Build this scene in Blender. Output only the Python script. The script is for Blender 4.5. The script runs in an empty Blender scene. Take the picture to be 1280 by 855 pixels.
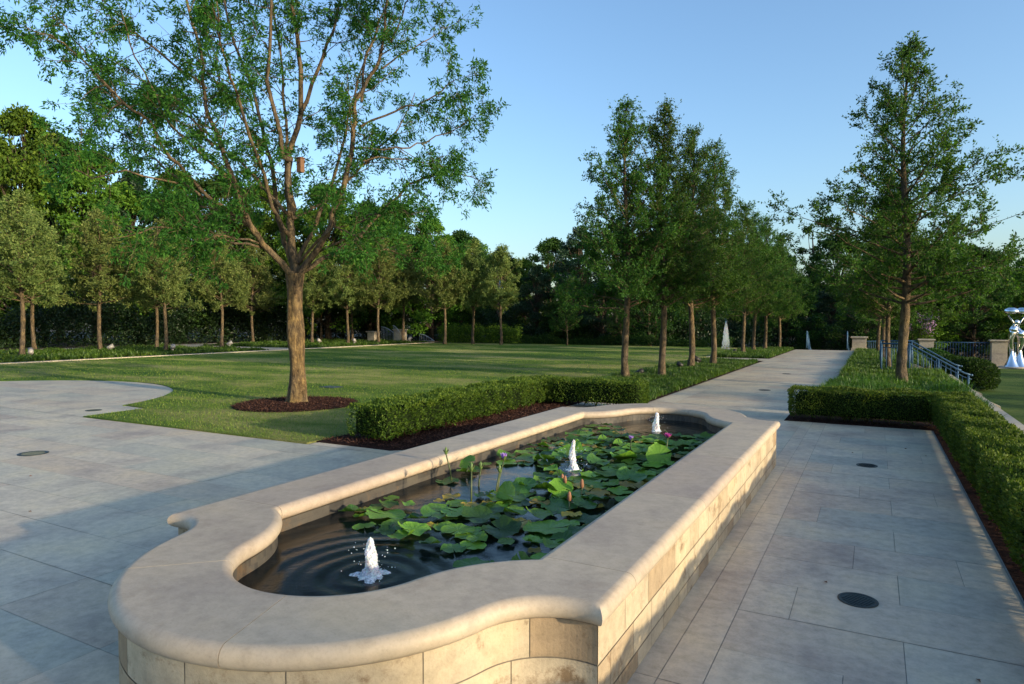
import bpy, math, random
import numpy as np
R = math.radians
rng = np.random.default_rng(7)
random.seed(7)
sc = bpy.context.scene
COL = sc.collection
PI = math.pi

# ------------------------------------------------------------------ helpers
class MB:
    """collects polygons; build() links them as ONE mesh object"""
    def __init__(s): s.v=[]; s.f=[]; s.t=[]; s.n=0; s.sm=[]
    def add(s, verts, faces, tone=.5, smooth=False):
        verts=np.asarray(verts,float).reshape(-1,3)
        for f in faces: s.f.append([i+s.n for i in f])
        s.v.append(verts); s.n+=len(verts)
        s.t+= [tone]*len(faces) if np.isscalar(tone) else list(tone)
        s.sm+=[smooth]*len(faces)
        return s
    def box(s,x0,x1,y0,y1,z0,z1,tone=.5,bev=0,M=None):
        if bev>0:
            b=bev; v=[];
            for (z,i) in ((z0,b),(z0+b,0),(z1-b,0),(z1,b)):
                v+=[(x0+i,y0+i,z),(x1-i,y0+i,z),(x1-i,y1-i,z),(x0+i,y1-i,z)]
            f=[(3,2,1,0),(12,13,14,15)]
            for k in range(3):
                for j in range(4): f.append((k*4+j,k*4+(j+1)%4,k*4+4+(j+1)%4,k*4+4+j))
        else:
            v=[(x0,y0,z0),(x1,y0,z0),(x1,y1,z0),(x0,y1,z0),(x0,y0,z1),(x1,y0,z1),(x1,y1,z1),(x0,y1,z1)]
            f=[(3,2,1,0),(4,5,6,7),(0,1,5,4),(1,2,6,5),(2,3,7,6),(3,0,4,7)]
        v=np.array(v,float)
        if M is not None: v=v@np.array(M)[:3,:3].T+np.array(M)[:3,3]
        return s.add(v,f,tone)
    def tube(s,pts,rad,n=6,tone=.5,cap=True,smooth=True):
        pts=np.asarray(pts,float); k=len(pts)
        rad=np.full(k,rad,float) if np.isscalar(rad) else np.asarray(rad,float)
        d=np.gradient(pts,axis=0); d/=np.linalg.norm(d,axis=1)[:,None]+1e-9
        a=np.array([0,0,1.]) if abs(d[0,2])<.9 else np.array([1.,0,0])
        u=np.cross(d,a); u/=np.linalg.norm(u,axis=1)[:,None]+1e-9
        w=np.cross(d,u)
        an=np.arange(n)*2*PI/n
        ring=pts[:,None,:]+rad[:,None,None]*(np.cos(an)[None,:,None]*u[:,None,:]+np.sin(an)[None,:,None]*w[:,None,:])
        f=[]
        for i in range(k-1):
            for j in range(n):
                f.append((i*n+j,i*n+(j+1)%n,(i+1)*n+(j+1)%n,(i+1)*n+j))
        if cap: f.append(tuple(range(n))[::-1]); f.append(tuple((k-1)*n+j for j in range(n)))
        return s.add(ring.reshape(-1,3),f,tone,smooth)
    def lathe(s,prof,n=24,c=(0,0,0),tone=.5,smooth=True,sx=1,sy=1):
        prof=np.array(prof,float); an=np.arange(n)*2*PI/n
        v=np.zeros((len(prof),n,3)); v[:,:,0]=prof[:,0:1]*np.cos(an)*sx; v[:,:,1]=prof[:,0:1]*np.sin(an)*sy; v[:,:,2]=prof[:,1:2]
        v=v.reshape(-1,3)+np.array(c)
        f=[(i*n+j,i*n+(j+1)%n,(i+1)*n+(j+1)%n,(i+1)*n+j) for i in range(len(prof)-1) for j in range(n)]
        return s.add(v,f,tone,smooth)
    def build(s,name,mat,parent=None,loc=None):
        v=np.concatenate(s.v) if s.v else np.zeros((0,3))
        me=bpy.data.meshes.new(name)
        me.from_pydata(v.tolist(),[],s.f)
        a=me.attributes.new('tone','FLOAT','FACE'); a.data.foreach_set('value',np.array(s.t,np.float32))
        me.polygons.foreach_set('use_smooth',s.sm)
        me.update()
        return link(name,me,mat,parent,loc)

def link(name,me,mat,parent=None,loc=None):
    o=bpy.data.objects.new(name,me)
    if mat is not None and len(me.materials)==0: me.materials.append(mat)
    COL.objects.link(o)
    if parent: o.parent=parent
    if loc is not None: o.location=loc
    return o

def mesh_np(name,verts,quads,tone,mat,parent=None,loc=None,tris=False,smooth=False):
    """fast path for very many faces of the same size"""
    me=bpy.data.meshes.new(name); k=3 if tris else 4
    nv=len(verts); nf=len(quads)
    me.vertices.add(nv); me.vertices.foreach_set('co',np.ascontiguousarray(verts,np.float32).ravel())
    me.loops.add(nf*k); me.loops.foreach_set('vertex_index',np.ascontiguousarray(quads,np.int32).ravel())
    me.polygons.add(nf); me.polygons.foreach_set('loop_start',np.arange(0,nf*k,k,dtype=np.int32))
    me.polygons.foreach_set('use_smooth',np.full(nf,smooth))
    me.update(calc_edges=True); 
    a=me.attributes.new('tone','FLOAT','FACE'); a.data.foreach_set('value',np.ascontiguousarray(tone,np.float32))
    return link(name,me,mat,parent,loc)

def tag(o,label=None,cat=None,group=None,kind=None):
    if label: o['label']=label
    if cat: o['category']=cat
    if group: o['group']=group
    if kind: o['kind']=kind
    return o
def empty(name,loc=(0,0,0),rz=0):
    o=bpy.data.objects.new(name,None); COL.objects.link(o); o.location=loc; o.rotation_euler=(0,0,rz)
    o.empty_display_size=.2
    return o
def copy_tree(o,parent=None):
    c=o.copy(); COL.objects.link(c)
    if parent: c.parent=parent
    for ch in [x for x in bpy.data.objects if x.parent==o]: copy_tree(ch,c)
    return c
def unit(a): return a/(np.linalg.norm(a,axis=-1,keepdims=True)+1e-9)

def leaves(c,d,L,W,fold=.18,normal=None):
    """rhombic leaf per row: base c, direction d, length L, width W -> verts, quads"""
    n=len(c); c=np.asarray(c); d=unit(np.asarray(d))
    up=rng.normal(size=(n,3)) if normal is None else normal
    s=unit(np.cross(d,up)); nn=np.cross(s,d)
    L=np.broadcast_to(L,(n,))[:,None]; W=np.broadcast_to(W,(n,))[:,None]
    v=np.stack([c,c+d*L*.45+s*W*.5+nn*W*fold,c+d*L,c+d*L*.45-s*W*.5+nn*W*fold],1)
    return v.reshape(-1,3), np.arange(n*4).reshape(n,4)

# ------------------------------------------------------------------ materials
def new(name):
    m=bpy.data.materials.new(name); m.use_nodes=True; nt=m.node_tree; nt.nodes.clear()
    return m,nt,nt.nodes,nt.links
def N(nt,t,**kw):
    n=nt.nodes.new(t)
    for k,v in kw.items():
        if k.startswith('i_'): n.inputs[k[2:].replace('_',' ')].default_value=v
        else: setattr(n,k,v)
    return n
def noise(nt,scale,detail=4,rough=.55,coord=None,stretch=None):
    tc=nt.nodes.new('ShaderNodeTexCoord'); n=nt.nodes.new('ShaderNodeTexNoise')
    n.inputs['Scale'].default_value=scale; n.inputs['Detail'].default_value=detail; n.inputs['Roughness'].default_value=rough
    src=tc.outputs[coord or 'Object']
    if stretch:
        mp=nt.nodes.new('ShaderNodeMapping'); mp.inputs['Scale'].default_value=stretch
        nt.links.new(src,mp.inputs['Vector']); src=mp.outputs['Vector']
    nt.links.new(src,n.inputs['Vector']); return n
def ramp(nt,fac,stops):
    r=nt.nodes.new('ShaderNodeValToRGB'); e=r.color_ramp.elements
    while len(e)<len(stops): e.new(.5)
    for i,(p,c) in enumerate(stops):
        e[i].position=p; e[i].color=(*c,1) if len(c)==3 else c
    nt.links.new(fac,r.inputs['Fac']); return r
def mix(nt,fac,a,b,mode='MIX'):
    m=nt.nodes.new('ShaderNodeMix'); m.data_type='RGBA'; m.blend_type=mode
    for i,x in ((0,fac),(6,a),(7,b)):
        if isinstance(x,(int,float)): m.inputs[i].default_value=x
        elif isinstance(x,tuple): m.inputs[i].default_value=(*x,1)
        else: nt.links.new(x,m.inputs[i])
    return m.outputs[2]
def attr(nt,name='tone'):
    a=nt.nodes.new('ShaderNodeAttribute'); a.attribute_name=name; return a.outputs['Fac']
def finish(m,nt,color,rough=.6,spec=.4,bump=None,bs=.3,bd=.01,metal=0,transl=None,tfac=.3):
    p=nt.nodes.new('ShaderNodeBsdfPrincipled'); o=nt.nodes.new('ShaderNodeOutputMaterial')
    if isinstance(color,tuple): p.inputs['Base Color'].default_value=(*color,1)
    else: nt.links.new(color,p.inputs['Base Color'])
    if isinstance(rough,(int,float)): p.inputs['Roughness'].default_value=rough
    else: nt.links.new(rough,p.inputs['Roughness'])
    p.inputs['Specular IOR Level'].default_value=spec; p.inputs['Metallic'].default_value=metal
    if bump is not None:
        b=nt.nodes.new('ShaderNodeBump'); b.inputs['Strength'].default_value=bs; b.inputs['Distance'].default_value=bd
        nt.links.new(bump,b.inputs['Height']); nt.links.new(b.outputs['Normal'],p.inputs['Normal'])
    out=p.outputs[0]
    if transl is not None:
        t=nt.nodes.new('ShaderNodeBsdfTranslucent')
        if isinstance(transl,tuple): t.inputs['Color'].default_value=(*transl,1)
        else: nt.links.new(transl,t.inputs['Color'])
        mx=nt.nodes.new('ShaderNodeMixShader'); mx.inputs[0].default_value=tfac
        nt.links.new(out,mx.inputs[1]); nt.links.new(t.outputs[0],mx.inputs[2]); out=mx.outputs[0]
    nt.links.new(out,o.inputs['Surface'])
    return m

def leafmat(name,dark,mid,light,tfac=.32,rough=.45,spec=.35,patch=None):
    m,nt,ns,lk=new(name)
    r=ramp(nt,attr(nt),[(0,dark),(.55,mid),(1,light)])
    oi=ns.new('ShaderNodeObjectInfo')
    hs=ns.new('ShaderNodeHueSaturation'); 
    mp=ns.new('ShaderNodeMapRange'); mp.inputs['To Min'].default_value=.485; mp.inputs['To Max'].default_value=.515
    lk.new(oi.outputs['Random'],mp.inputs['Value']); lk.new(mp.outputs[0],hs.inputs['Hue'])
    mv=ns.new('ShaderNodeMapRange'); mv.inputs['To Min'].default_value=.82; mv.inputs['To Max'].default_value=1.2
    lk.new(oi.outputs['Random'],mv.inputs['Value']); lk.new(mv.outputs[0],hs.inputs['Value'])
    lk.new(r.outputs[0],hs.inputs['Color'])
    c=hs.outputs[0]
    if patch:
        nz=noise(nt,patch,2); rr=ramp(nt,nz.outputs['Fac'],[(.35,(.75,.8,.75)),(.65,(1.2,1.15,1.0))])
        c=mix(nt,1.0,c,rr.outputs[0],'MULTIPLY')
    tr=mix(nt,1.0,c,(1.5,1.5,.7),'MULTIPLY')
    return finish(m,nt,c,rough,spec,transl=tr,tfac=tfac)

M={}
M['elm_leaf']=leafmat('elm_leaf',(.016,.052,.010),(.045,.115,.018),(.10,.19,.03),tfac=.42,rough=.6,spec=.2)
M['row_leaf']=leafmat('row_leaf',(.055,.09,.022),(.125,.17,.042),(.25,.28,.085),rough=.6,spec=.2)
M['big_leaf']=leafmat('big_leaf',(.014,.052,.008),(.035,.105,.014),(.09,.18,.022),tfac=.4,rough=.6,spec=.2)
M['wood_leaf_a']=leafmat('wood_leaf_a',(.009,.030,.006),(.026,.070,.012),(.07,.14,.018),rough=.6,spec=.2)
M['wood_leaf_b']=leafmat('wood_leaf_b',(.024,.068,.008),(.075,.16,.016),(.15,.25,.025),rough=.6,spec=.2)
M['wood_leaf_c']=leafmat('wood_leaf_c',(.010,.030,.014),(.020,.050,.022),(.045,.085,.035))
M['shrub_leaf']=leafmat('shrub_leaf',(.008,.022,.008),(.018,.045,.014),(.04,.08,.02),patch=.6)
M['box_leaf']=leafmat('box_leaf',(.025,.055,.008),(.07,.13,.016),(.16,.22,.03),rough=.55,spec=.22,patch=5)
M['blade']=leafmat('blade',(.03,.075,.010),(.065,.145,.018),(.12,.21,.035),patch=2)
M['lawn_blade']=leafmat('lawn_blade',(.05,.125,.014),(.13,.21,.028),(.33,.33,.11),patch=.7,tfac=.25,rough=.6,spec=.2)
M['pad_up']=None

def barkmat(name,a,b,c,scale=1.0):
    m,nt,ns,lk=new(name)
    n1=noise(nt,11*scale,6,.7,stretch=(1,1,.42)); n2=noise(nt,2.2*scale,3)
    r=ramp(nt,n1.outputs['Fac'],[(.32,a),(.5,b),(.68,c)])
    r2=ramp(nt,n2.outputs['Fac'],[(.4,(.8,.78,.8)),(.65,(1.25,1.12,.8))])
    col=mix(nt,1.0,r.outputs[0],r2.outputs[0],'MULTIPLY')
    return finish(m,nt,col,.85,.2,bump=n1.outputs['Fac'],bs=1.0,bd=.06)
M['bark']=barkmat('bark',(.03,.024,.018),(.10,.08,.055),(.20,.155,.10))
M['bark_big']=barkmat('bark_big',(.035,.025,.016),(.13,.095,.055),(.27,.20,.10),1.3)
M['bark_dark']=barkmat('bark_dark',(.02,.016,.012),(.06,.05,.04),(.12,.10,.08))

def stone(name,base,warm,cool,rough=.6,stain=0.0,bs=.15,mot=1.0):
    m,nt,ns,lk=new(name)
    t=attr(nt)
    rt=ramp(nt,t,[(0,cool),(.5,base),(1,warm)])
    n1=noise(nt,1.7,6,.6); n2=noise(nt,14,6,.7); n3=noise(nt,90,4,.6)
    r1=ramp(nt,n1.outputs['Fac'],[(.3,(1-.24*mot,1-.25*mot,1-.21*mot)),(.5,(1,1,1)),(.7,(1+.12*mot,1+.09*mot,1))])
    r2=ramp(nt,n2.outputs['Fac'],[(.3,(1-.20*mot,1-.20*mot,1-.21*mot)),(.6,(1.05,1.05,1.05))])
    c=mix(nt,1.0,rt.outputs[0],r1.outputs[0],'MULTIPLY'); c=mix(nt,1.0,c,r2.outputs[0],'MULTIPLY')
    r3=ramp(nt,n3.outputs['Fac'],[(.25,(.82,.8,.78)),(.5,(1.0,1.0,1.0))]); c=mix(nt,.6,c,r3.outputs[0],'MULTIPLY')
    if stain:
        n4=noise(nt,5,6,.75); rs=ramp(nt,n4.outputs['Fac'],[(.55,(0,0,0)),(.66,(1,1,1))])
        ml=ns.new('ShaderNodeMath'); ml.operation='MULTIPLY'; ml.inputs[1].default_value=stain
        lk.new(rs.outputs[0],ml.inputs[0])
        c=mix(nt,ml.outputs[0],c,(.17,.10,.045))
    ad=ns.new('ShaderNodeMath'); lk.new(n2.outputs['Fac'],ad.inputs[0]); lk.new(n3.outputs['Fac'],ad.inputs[1])
    return finish(m,nt,c,rough,.35,bump=ad.outputs[0],bs=bs,bd=.004)
M['paving']=stone('paving',(.58,.50,.375),(.52,.42,.31),(.45,.42,.33),rough=.5,mot=1.25,stain=.10)
M['grout']=stone('grout',(.30,.285,.25),(.3,.28,.24),(.3,.28,.24),.9)
M['coping']=stone('coping',(.45,.37,.275),(.49,.40,.29),(.40,.32,.25),.55,mot=.8,stain=.16)
M['block']=stone('block',(.46,.375,.255),(.50,.41,.28),(.33,.24,.145),.75,stain=.8,bs=.4)
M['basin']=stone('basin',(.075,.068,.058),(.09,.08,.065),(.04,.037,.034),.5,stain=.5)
M['pier']=stone('pier',(.48,.41,.31),(.5,.42,.3),(.45,.38,.3),.7)
M['mortar']=stone('mortar',(.20,.17,.13),(.2,.17,.13),(.2,.17,.13),.9)

def simple(name,c,rough=.5,metal=0,spec=.4,nz=20,var=.15):
    m,nt,ns,lk=new(name)
    n=noise(nt,nz,4); lo=tuple(x*(1-var) for x in c); hi=tuple(min(1,x*(1+var)) for x in c)
    r=ramp(nt,n.outputs['Fac'],[(.3,lo),(.7,hi)])
    return finish(m,nt,r.outputs[0],rough,spec,metal=metal,bump=n.outputs['Fac'],bs=.05,bd=.002)
M['rail']=simple('rail',(.04,.10,.18),.5,.2)
M['chrome']=simple('chrome',(.82,.84,.86),.06,1,var=.02,nz=2)
M['iron']=simple('iron',(.04,.055,.055),.55,.5)
M['black']=simple('black',(.02,.02,.02),.5)
M['pole']=simple('pole',(.10,.07,.05),.9)
M['transformer']=simple('transformer',(.35,.40,.45),.5)
M['house']=simple('house',(.62,.64,.68),.8)
M['wood_box']=simple('wood_box',(.16,.085,.045),.8)
M['earth']=simple('earth',(.045,.035,.02),.95,nz=3,var=.4)
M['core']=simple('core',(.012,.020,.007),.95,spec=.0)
M['fixture']=simple('fixture',(.32,.30,.27),.5,.2)

def mulchmat():
    m,nt,ns,lk=new('mulch')
    r=ramp(nt,attr(nt),[(0,(.018,.008,.006)),(.5,(.045,.020,.016)),(1,(.12,.06,.04))])
    return finish(m,nt,r.outputs[0],.9,.15)
M['mulch_chip']=mulchmat()
def mulchbase():
    m,nt,ns,lk=new('mulch_base')
    n=noise(nt,45,5,.7); r=ramp(nt,n.outputs['Fac'],[(.35,(.012,.006,.005)),(.55,(.035,.017,.014)),(.7,(.07,.035,.026))])
    return finish(m,nt,r.outputs[0],.95,.1,bump=n.outputs['Fac'],bs=1,bd=.03)
M['mulch']=mulchbase()

def lawnmat(name,greener=False):
    m,nt,ns,lk=new(name)
    a=noise(nt,.35,5,.6,stretch=(.55,1.3,1)); b=noise(nt,2.2,5,.65,stretch=(.6,1,1)); c=noise(nt,55,5,.8)
    g1,g2,st=((.018,.055,.008),(.045,.10,.015),(.09,.14,.03)) if greener else ((.045,.12,.012),(.12,.20,.028),(.33,.32,.12))
    r1=ramp(nt,a.outputs['Fac'],[(.38,g1),(.48,g2),(.60,st)])  # stretched bands: dry patches, plus tree-shadow streaks painted into the colour
    r2=ramp(nt,b.outputs['Fac'],[(.3,(.72,.78,.7)),(.7,(1.28,1.2,1.2))])
    r3=ramp(nt,c.outputs['Fac'],[(.35,(.45,.5,.4)),(.65,(1.35,1.3,1.3))])
    col=mix(nt,1.0,r1.outputs[0],r2.outputs[0],'MULTIPLY'); col=mix(nt,1.0,col,r3.outputs[0],'MULTIPLY')
    return finish(m,nt,col,.85,.15,bump=c.outputs['Fac'],bs=1,bd=.05)
M['lawn']=lawnmat('lawn'); M['lawn_low']=lawnmat('lawn_low',True)

def watermat():
    m,nt,ns,lk=new('pool_water')
    n=noise(nt,26,5,.65); 
    p=ns.new('ShaderNodeBsdfPrincipled'); o=ns.new('ShaderNodeOutputMaterial')
    p.inputs['Base Color'].default_value=(.003,.006,.007,1); p.inputs['Roughness'].default_value=.03
    p.inputs['IOR'].default_value=1.25; p.inputs['Specular IOR Level'].default_value=.38
    b=ns.new('ShaderNodeBump'); b.inputs['Strength'].default_value=.22; b.inputs['Distance'].default_value=.01
    lk.new(n.outputs['Fac'],b.inputs['Height']); lk.new(b.outputs['Normal'],p.inputs['Normal'])
    lk.new(p.outputs[0],o.inputs['Surface']); return m
M['water']=watermat()
def foammat(name='foam',al=.92):
    m,nt,ns,lk=new(name)
    n=noise(nt,60,4,.7); r=ramp(nt,n.outputs['Fac'],[(.3,(.62,.68,.74)),(.6,(.93,.95,.97))])
    p=ns.new('ShaderNodeBsdfPrincipled'); o=ns.new('ShaderNodeOutputMaterial')
    lk.new(r.outputs[0],p.inputs['Base Color']); p.inputs['Roughness'].default_value=.25
    p.inputs['Subsurface Weight'].default_value=.3; p.inputs['Subsurface Scale'].default_value=.03
    ra=ramp(nt,n.outputs['Fac'],[(.38,(al*.45,)*3),(.60,(al,)*3)]); lk.new(ra.outputs[0],p.inputs['Alpha'])
    b=ns.new('ShaderNodeBump'); b.inputs['Strength'].default_value=.6; b.inputs['Distance'].default_value=.01
    lk.new(n.outputs['Fac'],b.inputs['Height']); lk.new(b.outputs['Normal'],p.inputs['Normal'])
    lk.new(p.outputs[0],o.inputs['Surface']); return m
M['foam']=foammat(); M['mist']=foammat('mist',.5)

def padmat(name,a,b,c):
    m,nt,ns,lk=new(name)
    tc=ns.new('ShaderNodeTexCoord')
    oi=ns.new('ShaderNodeObjectInfo')
    gr=ns.new('ShaderNodeTexGradient'); gr.gradient_type='RADIAL'; lk.new(tc.outputs['Object'],gr.inputs['Vector'])
    mu=ns.new('ShaderNodeMath'); mu.operation='MULTIPLY'; mu.inputs[1].default_value=13; lk.new(gr.outputs['Fac'],mu.inputs[0])
    fr=ns.new('ShaderNodeMath'); fr.operation='PINGPONG'; fr.inputs[1].default_value=.5; lk.new(mu.outputs[0],fr.inputs[0])
    vein=ramp(nt,fr.outputs[0],[(0,(1.35,1.35,1.1)),(.06,(1,1,1))])
    n=noise(nt,14,5,.7); r=ramp(nt,n.outputs['Fac'],[(.3,a),(.52,b),(.75,c)])
    n2=noise(nt,7,3); r2=ramp(nt,n2.outputs['Fac'],[(.62,(1,1,1)),(.72,(1.5,1.1,.6))])
    col=mix(nt,1.0,r.outputs[0],vein.outputs[0],'MULTIPLY'); col=mix(nt,1.0,col,r2.outputs[0],'MULTIPLY')
    hs=ns.new('ShaderNodeHueSaturation'); mv=ns.new('ShaderNodeMapRange'); mv.inputs['To Min'].default_value=.5; mv.inputs['To Max'].default_value=1.6
    lk.new(oi.outputs['Random'],mv.inputs['Value']); lk.new(mv.outputs[0],hs.inputs['Value']); lk.new(col,hs.inputs['Color'])
    c2=hs.outputs[0]; tr=mix(nt,1.0,c2,(1.4,1.4,.6),'MULTIPLY')
    return finish(m,nt,c2,.42,.35,bump=fr.outputs[0],bs=.3,bd=.01,transl=tr,tfac=.2)
M['pad']=padmat('pad',(.04,.11,.012),(.10,.22,.022),(.20,.30,.04))
M['pad_dark']=padmat('pad_dark',(.016,.05,.012),(.04,.11,.02),(.09,.17,.03))
M['pad_old']=padmat('pad_old',(.12,.12,.02),(.28,.22,.03),(.35,.18,.04))
M['pad_under']=simple('pad_under',(.15,.03,.04),.5)
M['stalk']=simple('stalk',(.07,.09,.03),.5)
M['bud']=simple('bud',(.10,.16,.04),.5)
M['spent']=simple('spent',(.22,.10,.05),.7,var=.4)
M['petal_violet']=simple('petal_violet',(.36,.20,.62),.5)
M['petal_magenta']=simple('petal_magenta',(.45,.05,.30),.5)
M['stamen']=simple('stamen',(.7,.5,.08),.6)
M['blossom']=simple('blossom',(.50,.28,.50),.6)

# ------------------------------------------------------------------ setting: ground
def sheet(name,pts,z,mat,label=None,z0=None):
    """flat polygon; with z0 it gets sides"""
    n=len(pts); mb=MB()
    v=[(x,y,z) for x,y in pts]; f=[tuple(range(n))]
    if z0 is not None:
        v+=[(x,y,z0) for x,y in pts]; f+=[(i,i+n,(i+1)%n+n,(i+1)%n) for i in range(n)]
    mb.add(v,f)
    o=mb.build(name,mat); tag(o,kind='structure')
    return o
sheet('ground',[(-400,-300),(400,-300),(400,500),(-400,500)],-.95,M['earth'])
sheet('upper_terrace',[(-150,-40),(1.80,-40),(1.80,23.3),(1.2,23.3),(1.2,27.2),(1.80,27.2),(1.80,40.6),(-4.4,40.6),(-4.4,41.5),(-30,41.5),(-30,160),(-150,160)],-.02,M['earth'],z0=-.96)
sheet('lower_lawn',[(2.02,-20),(60,-20),(60,43.6),(2.02,43.6)],-.92,M['lawn_low'])

# paving slabs --------------------------------------------------------------
def slabs(mb,x0,x1,y0,y1,rowh=.49,lens=(.8,1.6),gap=.0016,y_off=0,skip=None,joints=None,tr=None):
    y=y0; k=0
    while y<y1-.02:
        ye=min(y1,y+rowh)
        if joints: xs=[x0]+joints[k%len(joints)]+[x1]
        else:
            xs=[x0]; 
            x=x0-random.uniform(0,.7)
            while True:
                x+=random.uniform(*lens)
                if x>x1-.25: break
                if x>x0+.2: xs.append(x)
            xs.append(x1)
        for a,b in zip(xs[:-1],xs[1:]):
            if skip and skip((a+b)/2,(y+ye)/2,b-a): continue
            t=min(1,max(0,random.gauss(.5,.30))) if tr is None else tr()
            dz=random.uniform(-.0008,.0008)
            g=gap
            mb.add([(a+g,y+g,dz),(b-g,y+g,dz),(b-g,ye-g,dz),(a+g,ye-g,dz)],[(0,1,2,3)],t)
        y=ye; k+=1
pv=MB()
# terrace beside the fountain (right): narrow border course, then rows
slabs(pv,-.83,-.64,-3,12.4,rowh=.98,lens=(3,3),tr=lambda:random.uniform(.5,.9))
slabs(pv,-.98,-.83,-3,12.4,rowh=.98,lens=(3,3),tr=lambda:random.uniform(.5,.9))
slabs(pv,-.64,.76,-3.06,11.39,rowh=.4895,joints=[[-.1,.5],[.15],[-.38],[.15]])
# left terrace
slabs(pv,-34,-3.3,-3.06,6.25,rowh=.4895,lens=(.8,1.7))
slabs(pv,-6.4,-3.3,6.25,12.3,rowh=.4895,lens=(.8,1.7))
slabs(pv,-3.3,-.98,-3.06,2.4,rowh=.4895,lens=(.8,1.7))
slabs(pv,-34,-11.2,6.25,11.1,rowh=.4895,lens=(.9,1.9))
slabs(pv,-3.3,-.98,7.9,11.4,rowh=.4895,lens=(.9,1.9))
pv.build('pavement',M['paving']).__setitem__('kind','structure')
sheet('pavement_joints',[(-34,-6),(1.0,-6),(1.0,12.4),(-34,12.4)],-.0035,M['grout'])
# main path with edge courses
pp=MB()
def etone():
    return random.choice([.5,.5,.95,1.0,.15])
slabs(pp,-3.85,-3.4,11.4,40.1,rowh=1.47,lens=(9,9),tr=etone)
slabs(pp,-1.35,-.9,11.4,40.1,rowh=1.47,lens=(9,9),tr=etone)
slabs(pp,-3.4,-1.35,11.4,40.1,rowh=.49,lens=(1.0,2.0))
slabs(pp,-6.4,-3.85,28.1,29.7,rowh=.4,lens=(1.0,1.8))
pp.build('garden_path',M['paving']).__setitem__('kind','structure')
sheet('path_joints',[(-6.4,12.41),(-.88,12.41),(-.88,40.15),(-3.9,40.15),(-6.4,29.8)],-.0035,M['grout'])
# second, lateral walk on the far left, and kerb strips
kb=MB()
def strip(x0,x1,y0,y1,ln,z=.045,t=.5):
    lo=x0 if x1-x0<y1-y0 else None
    if y1-y0>x1-x0:
        y=y0
        while y<y1-.05:
            ye=min(y1,y+ln); kb.box(x0,x1,y+.003,ye-.003,-.03,z,random.uniform(.3,.8),.006); y=ye
    else:
        x=x0
        while x<x1-.05:
            xe=min(x1,x+ln); kb.box(x+.003,xe-.003,y0,y1,-.03,z,random.uniform(.3,.8),.006); x=xe
strip(-28.25,-27.95,8,39.5,1.5,.05)
strip(-6.5,-6.35,12.3,28.1,1.5,.03)
strip(-6.5,-6.35,29.7,37.5,1.5,.03)
kb.build('kerb_stone',M['pier']).__setitem__('kind','structure')
wk=MB(); slabs(wk,-40.5,-38.0,0,39,rowh=.8,lens=(1,2)); slabs(wk,-38,-28.3,25.0,27.6,rowh=.8,lens=(1,2)); slabs(wk,-38,-30,14.6,15.6,rowh=.5,lens=(1,2)); slabs(wk,-36,-31,19.8,20.5,rowh=.4,lens=(1,2)); slabs(wk,-36,-30.5,35,35.8,rowh=.4,lens=(1,2))
for a in wk.v: a[:,2]+=.03
wk.build('side_walk',M['paving']).__setitem__('kind','structure')
# retaining wall capping by the lower lawn
rw=MB(); y=-6
while y<23.3:
    ye=min(23.3,y+1.2); rw.box(1.74,2.02,y+.002,ye-.002,-.94,.02,random.uniform(.3,.8),.008); y=ye
o=rw.build('retaining_wall',M['pier']); tag(o,'low pale stone retaining wall edging the lower lawn beside the clipped hedge','wall')

# lawn ----------------------------------------------------------------------
cx,cy,cr=-16.8,5.7,4.75
arc=[]
for a in np.linspace(R(21),R(150),40): arc.append((cx+cr*math.cos(a),cy+cr*math.sin(a)))
lawn_poly=[(-6.45,6.25),(-6.45,12.35),(-6.5,12.35),(-6.5,40.6),(-24,40.6),(-28,39.5),(-28,8)]+[(-24,8),(-21.6,7)]+arc[::-1]+[(-12.35,7.45),(-11.6,7.38),(-11.5,6.22)]
sheet('lawn',lawn_poly[::-1],.018,M['lawn'],z0=-.01)
def inpoly(x,y,poly):
    x=np.asarray(x); y=np.asarray(y); c=np.zeros(x.shape,bool); n=len(poly)
    for i in range(n):
        x1,y1=poly[i]; x2,y2=poly[(i+1)%n]
        if y1==y2: continue
        c^=((y1>y)!=(y2>y))&(x<(x2-x1)*(y-y1)/(y2-y1)+x1)
    return c
def blades(name,x,y,z,h,w,mat,lean=.35,label=None,cat=None,seg=1):
    n=len(x); az=rng.uniform(0,2*PI,n); ln=np.abs(rng.normal(0,lean,n))*h
    base=np.stack([x,y,np.broadcast_to(z,(n,))],1); side=np.stack([np.cos(az+1.57),np.sin(az+1.57),np.zeros(n)],1)*(w/2)[:,None]
    dr=np.stack([np.cos(az),np.sin(az),np.zeros(n)],1)
    tip=base+dr*ln[:,None]+np.array([0,0,1])*h[:,None]
    tone=np.clip(rng.normal(.5,.22,n),0,1)
    if seg==1:
        v=np.stack([base-side,base+side,tip],1).reshape(-1,3)
        o=mesh_np(name,v,np.arange(3*n).reshape(n,3),tone,mat,tris=True)
    else:
        mid=base+dr*(ln*.35)[:,None]+np.array([0,0,1])*(h*.62)[:,None]; tip[:,2]-=ln*.35
        v=np.stack([base-side*.8,base+side*.8,mid+side,mid-side,tip+side*.12,tip-side*.12],1).reshape(-1,3)
        q=np.arange(n)[:,None]*6; q=np.concatenate([q+np.array([0,1,2,3]),q+np.array([3,2,4,5])],0)
        o=mesh_np(name,v,q,np.concatenate([tone,tone]),mat)
    return o
MC=(-9.6,9.05); MR=1.12
n=900000
x=rng.uniform(-27.9,-6.4,n); y=rng.uniform(6.2,39,n)
dist=np.hypot(x,y)
keep=(rng.random(n)<np.clip((10.5/dist)**2.6,0,1))&inpoly(x,y,lawn_poly)&(np.hypot(x-MC[0],y-MC[1])>MR+.03)
x,y=x[keep],y[keep]; d=np.hypot(x,y)
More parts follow.
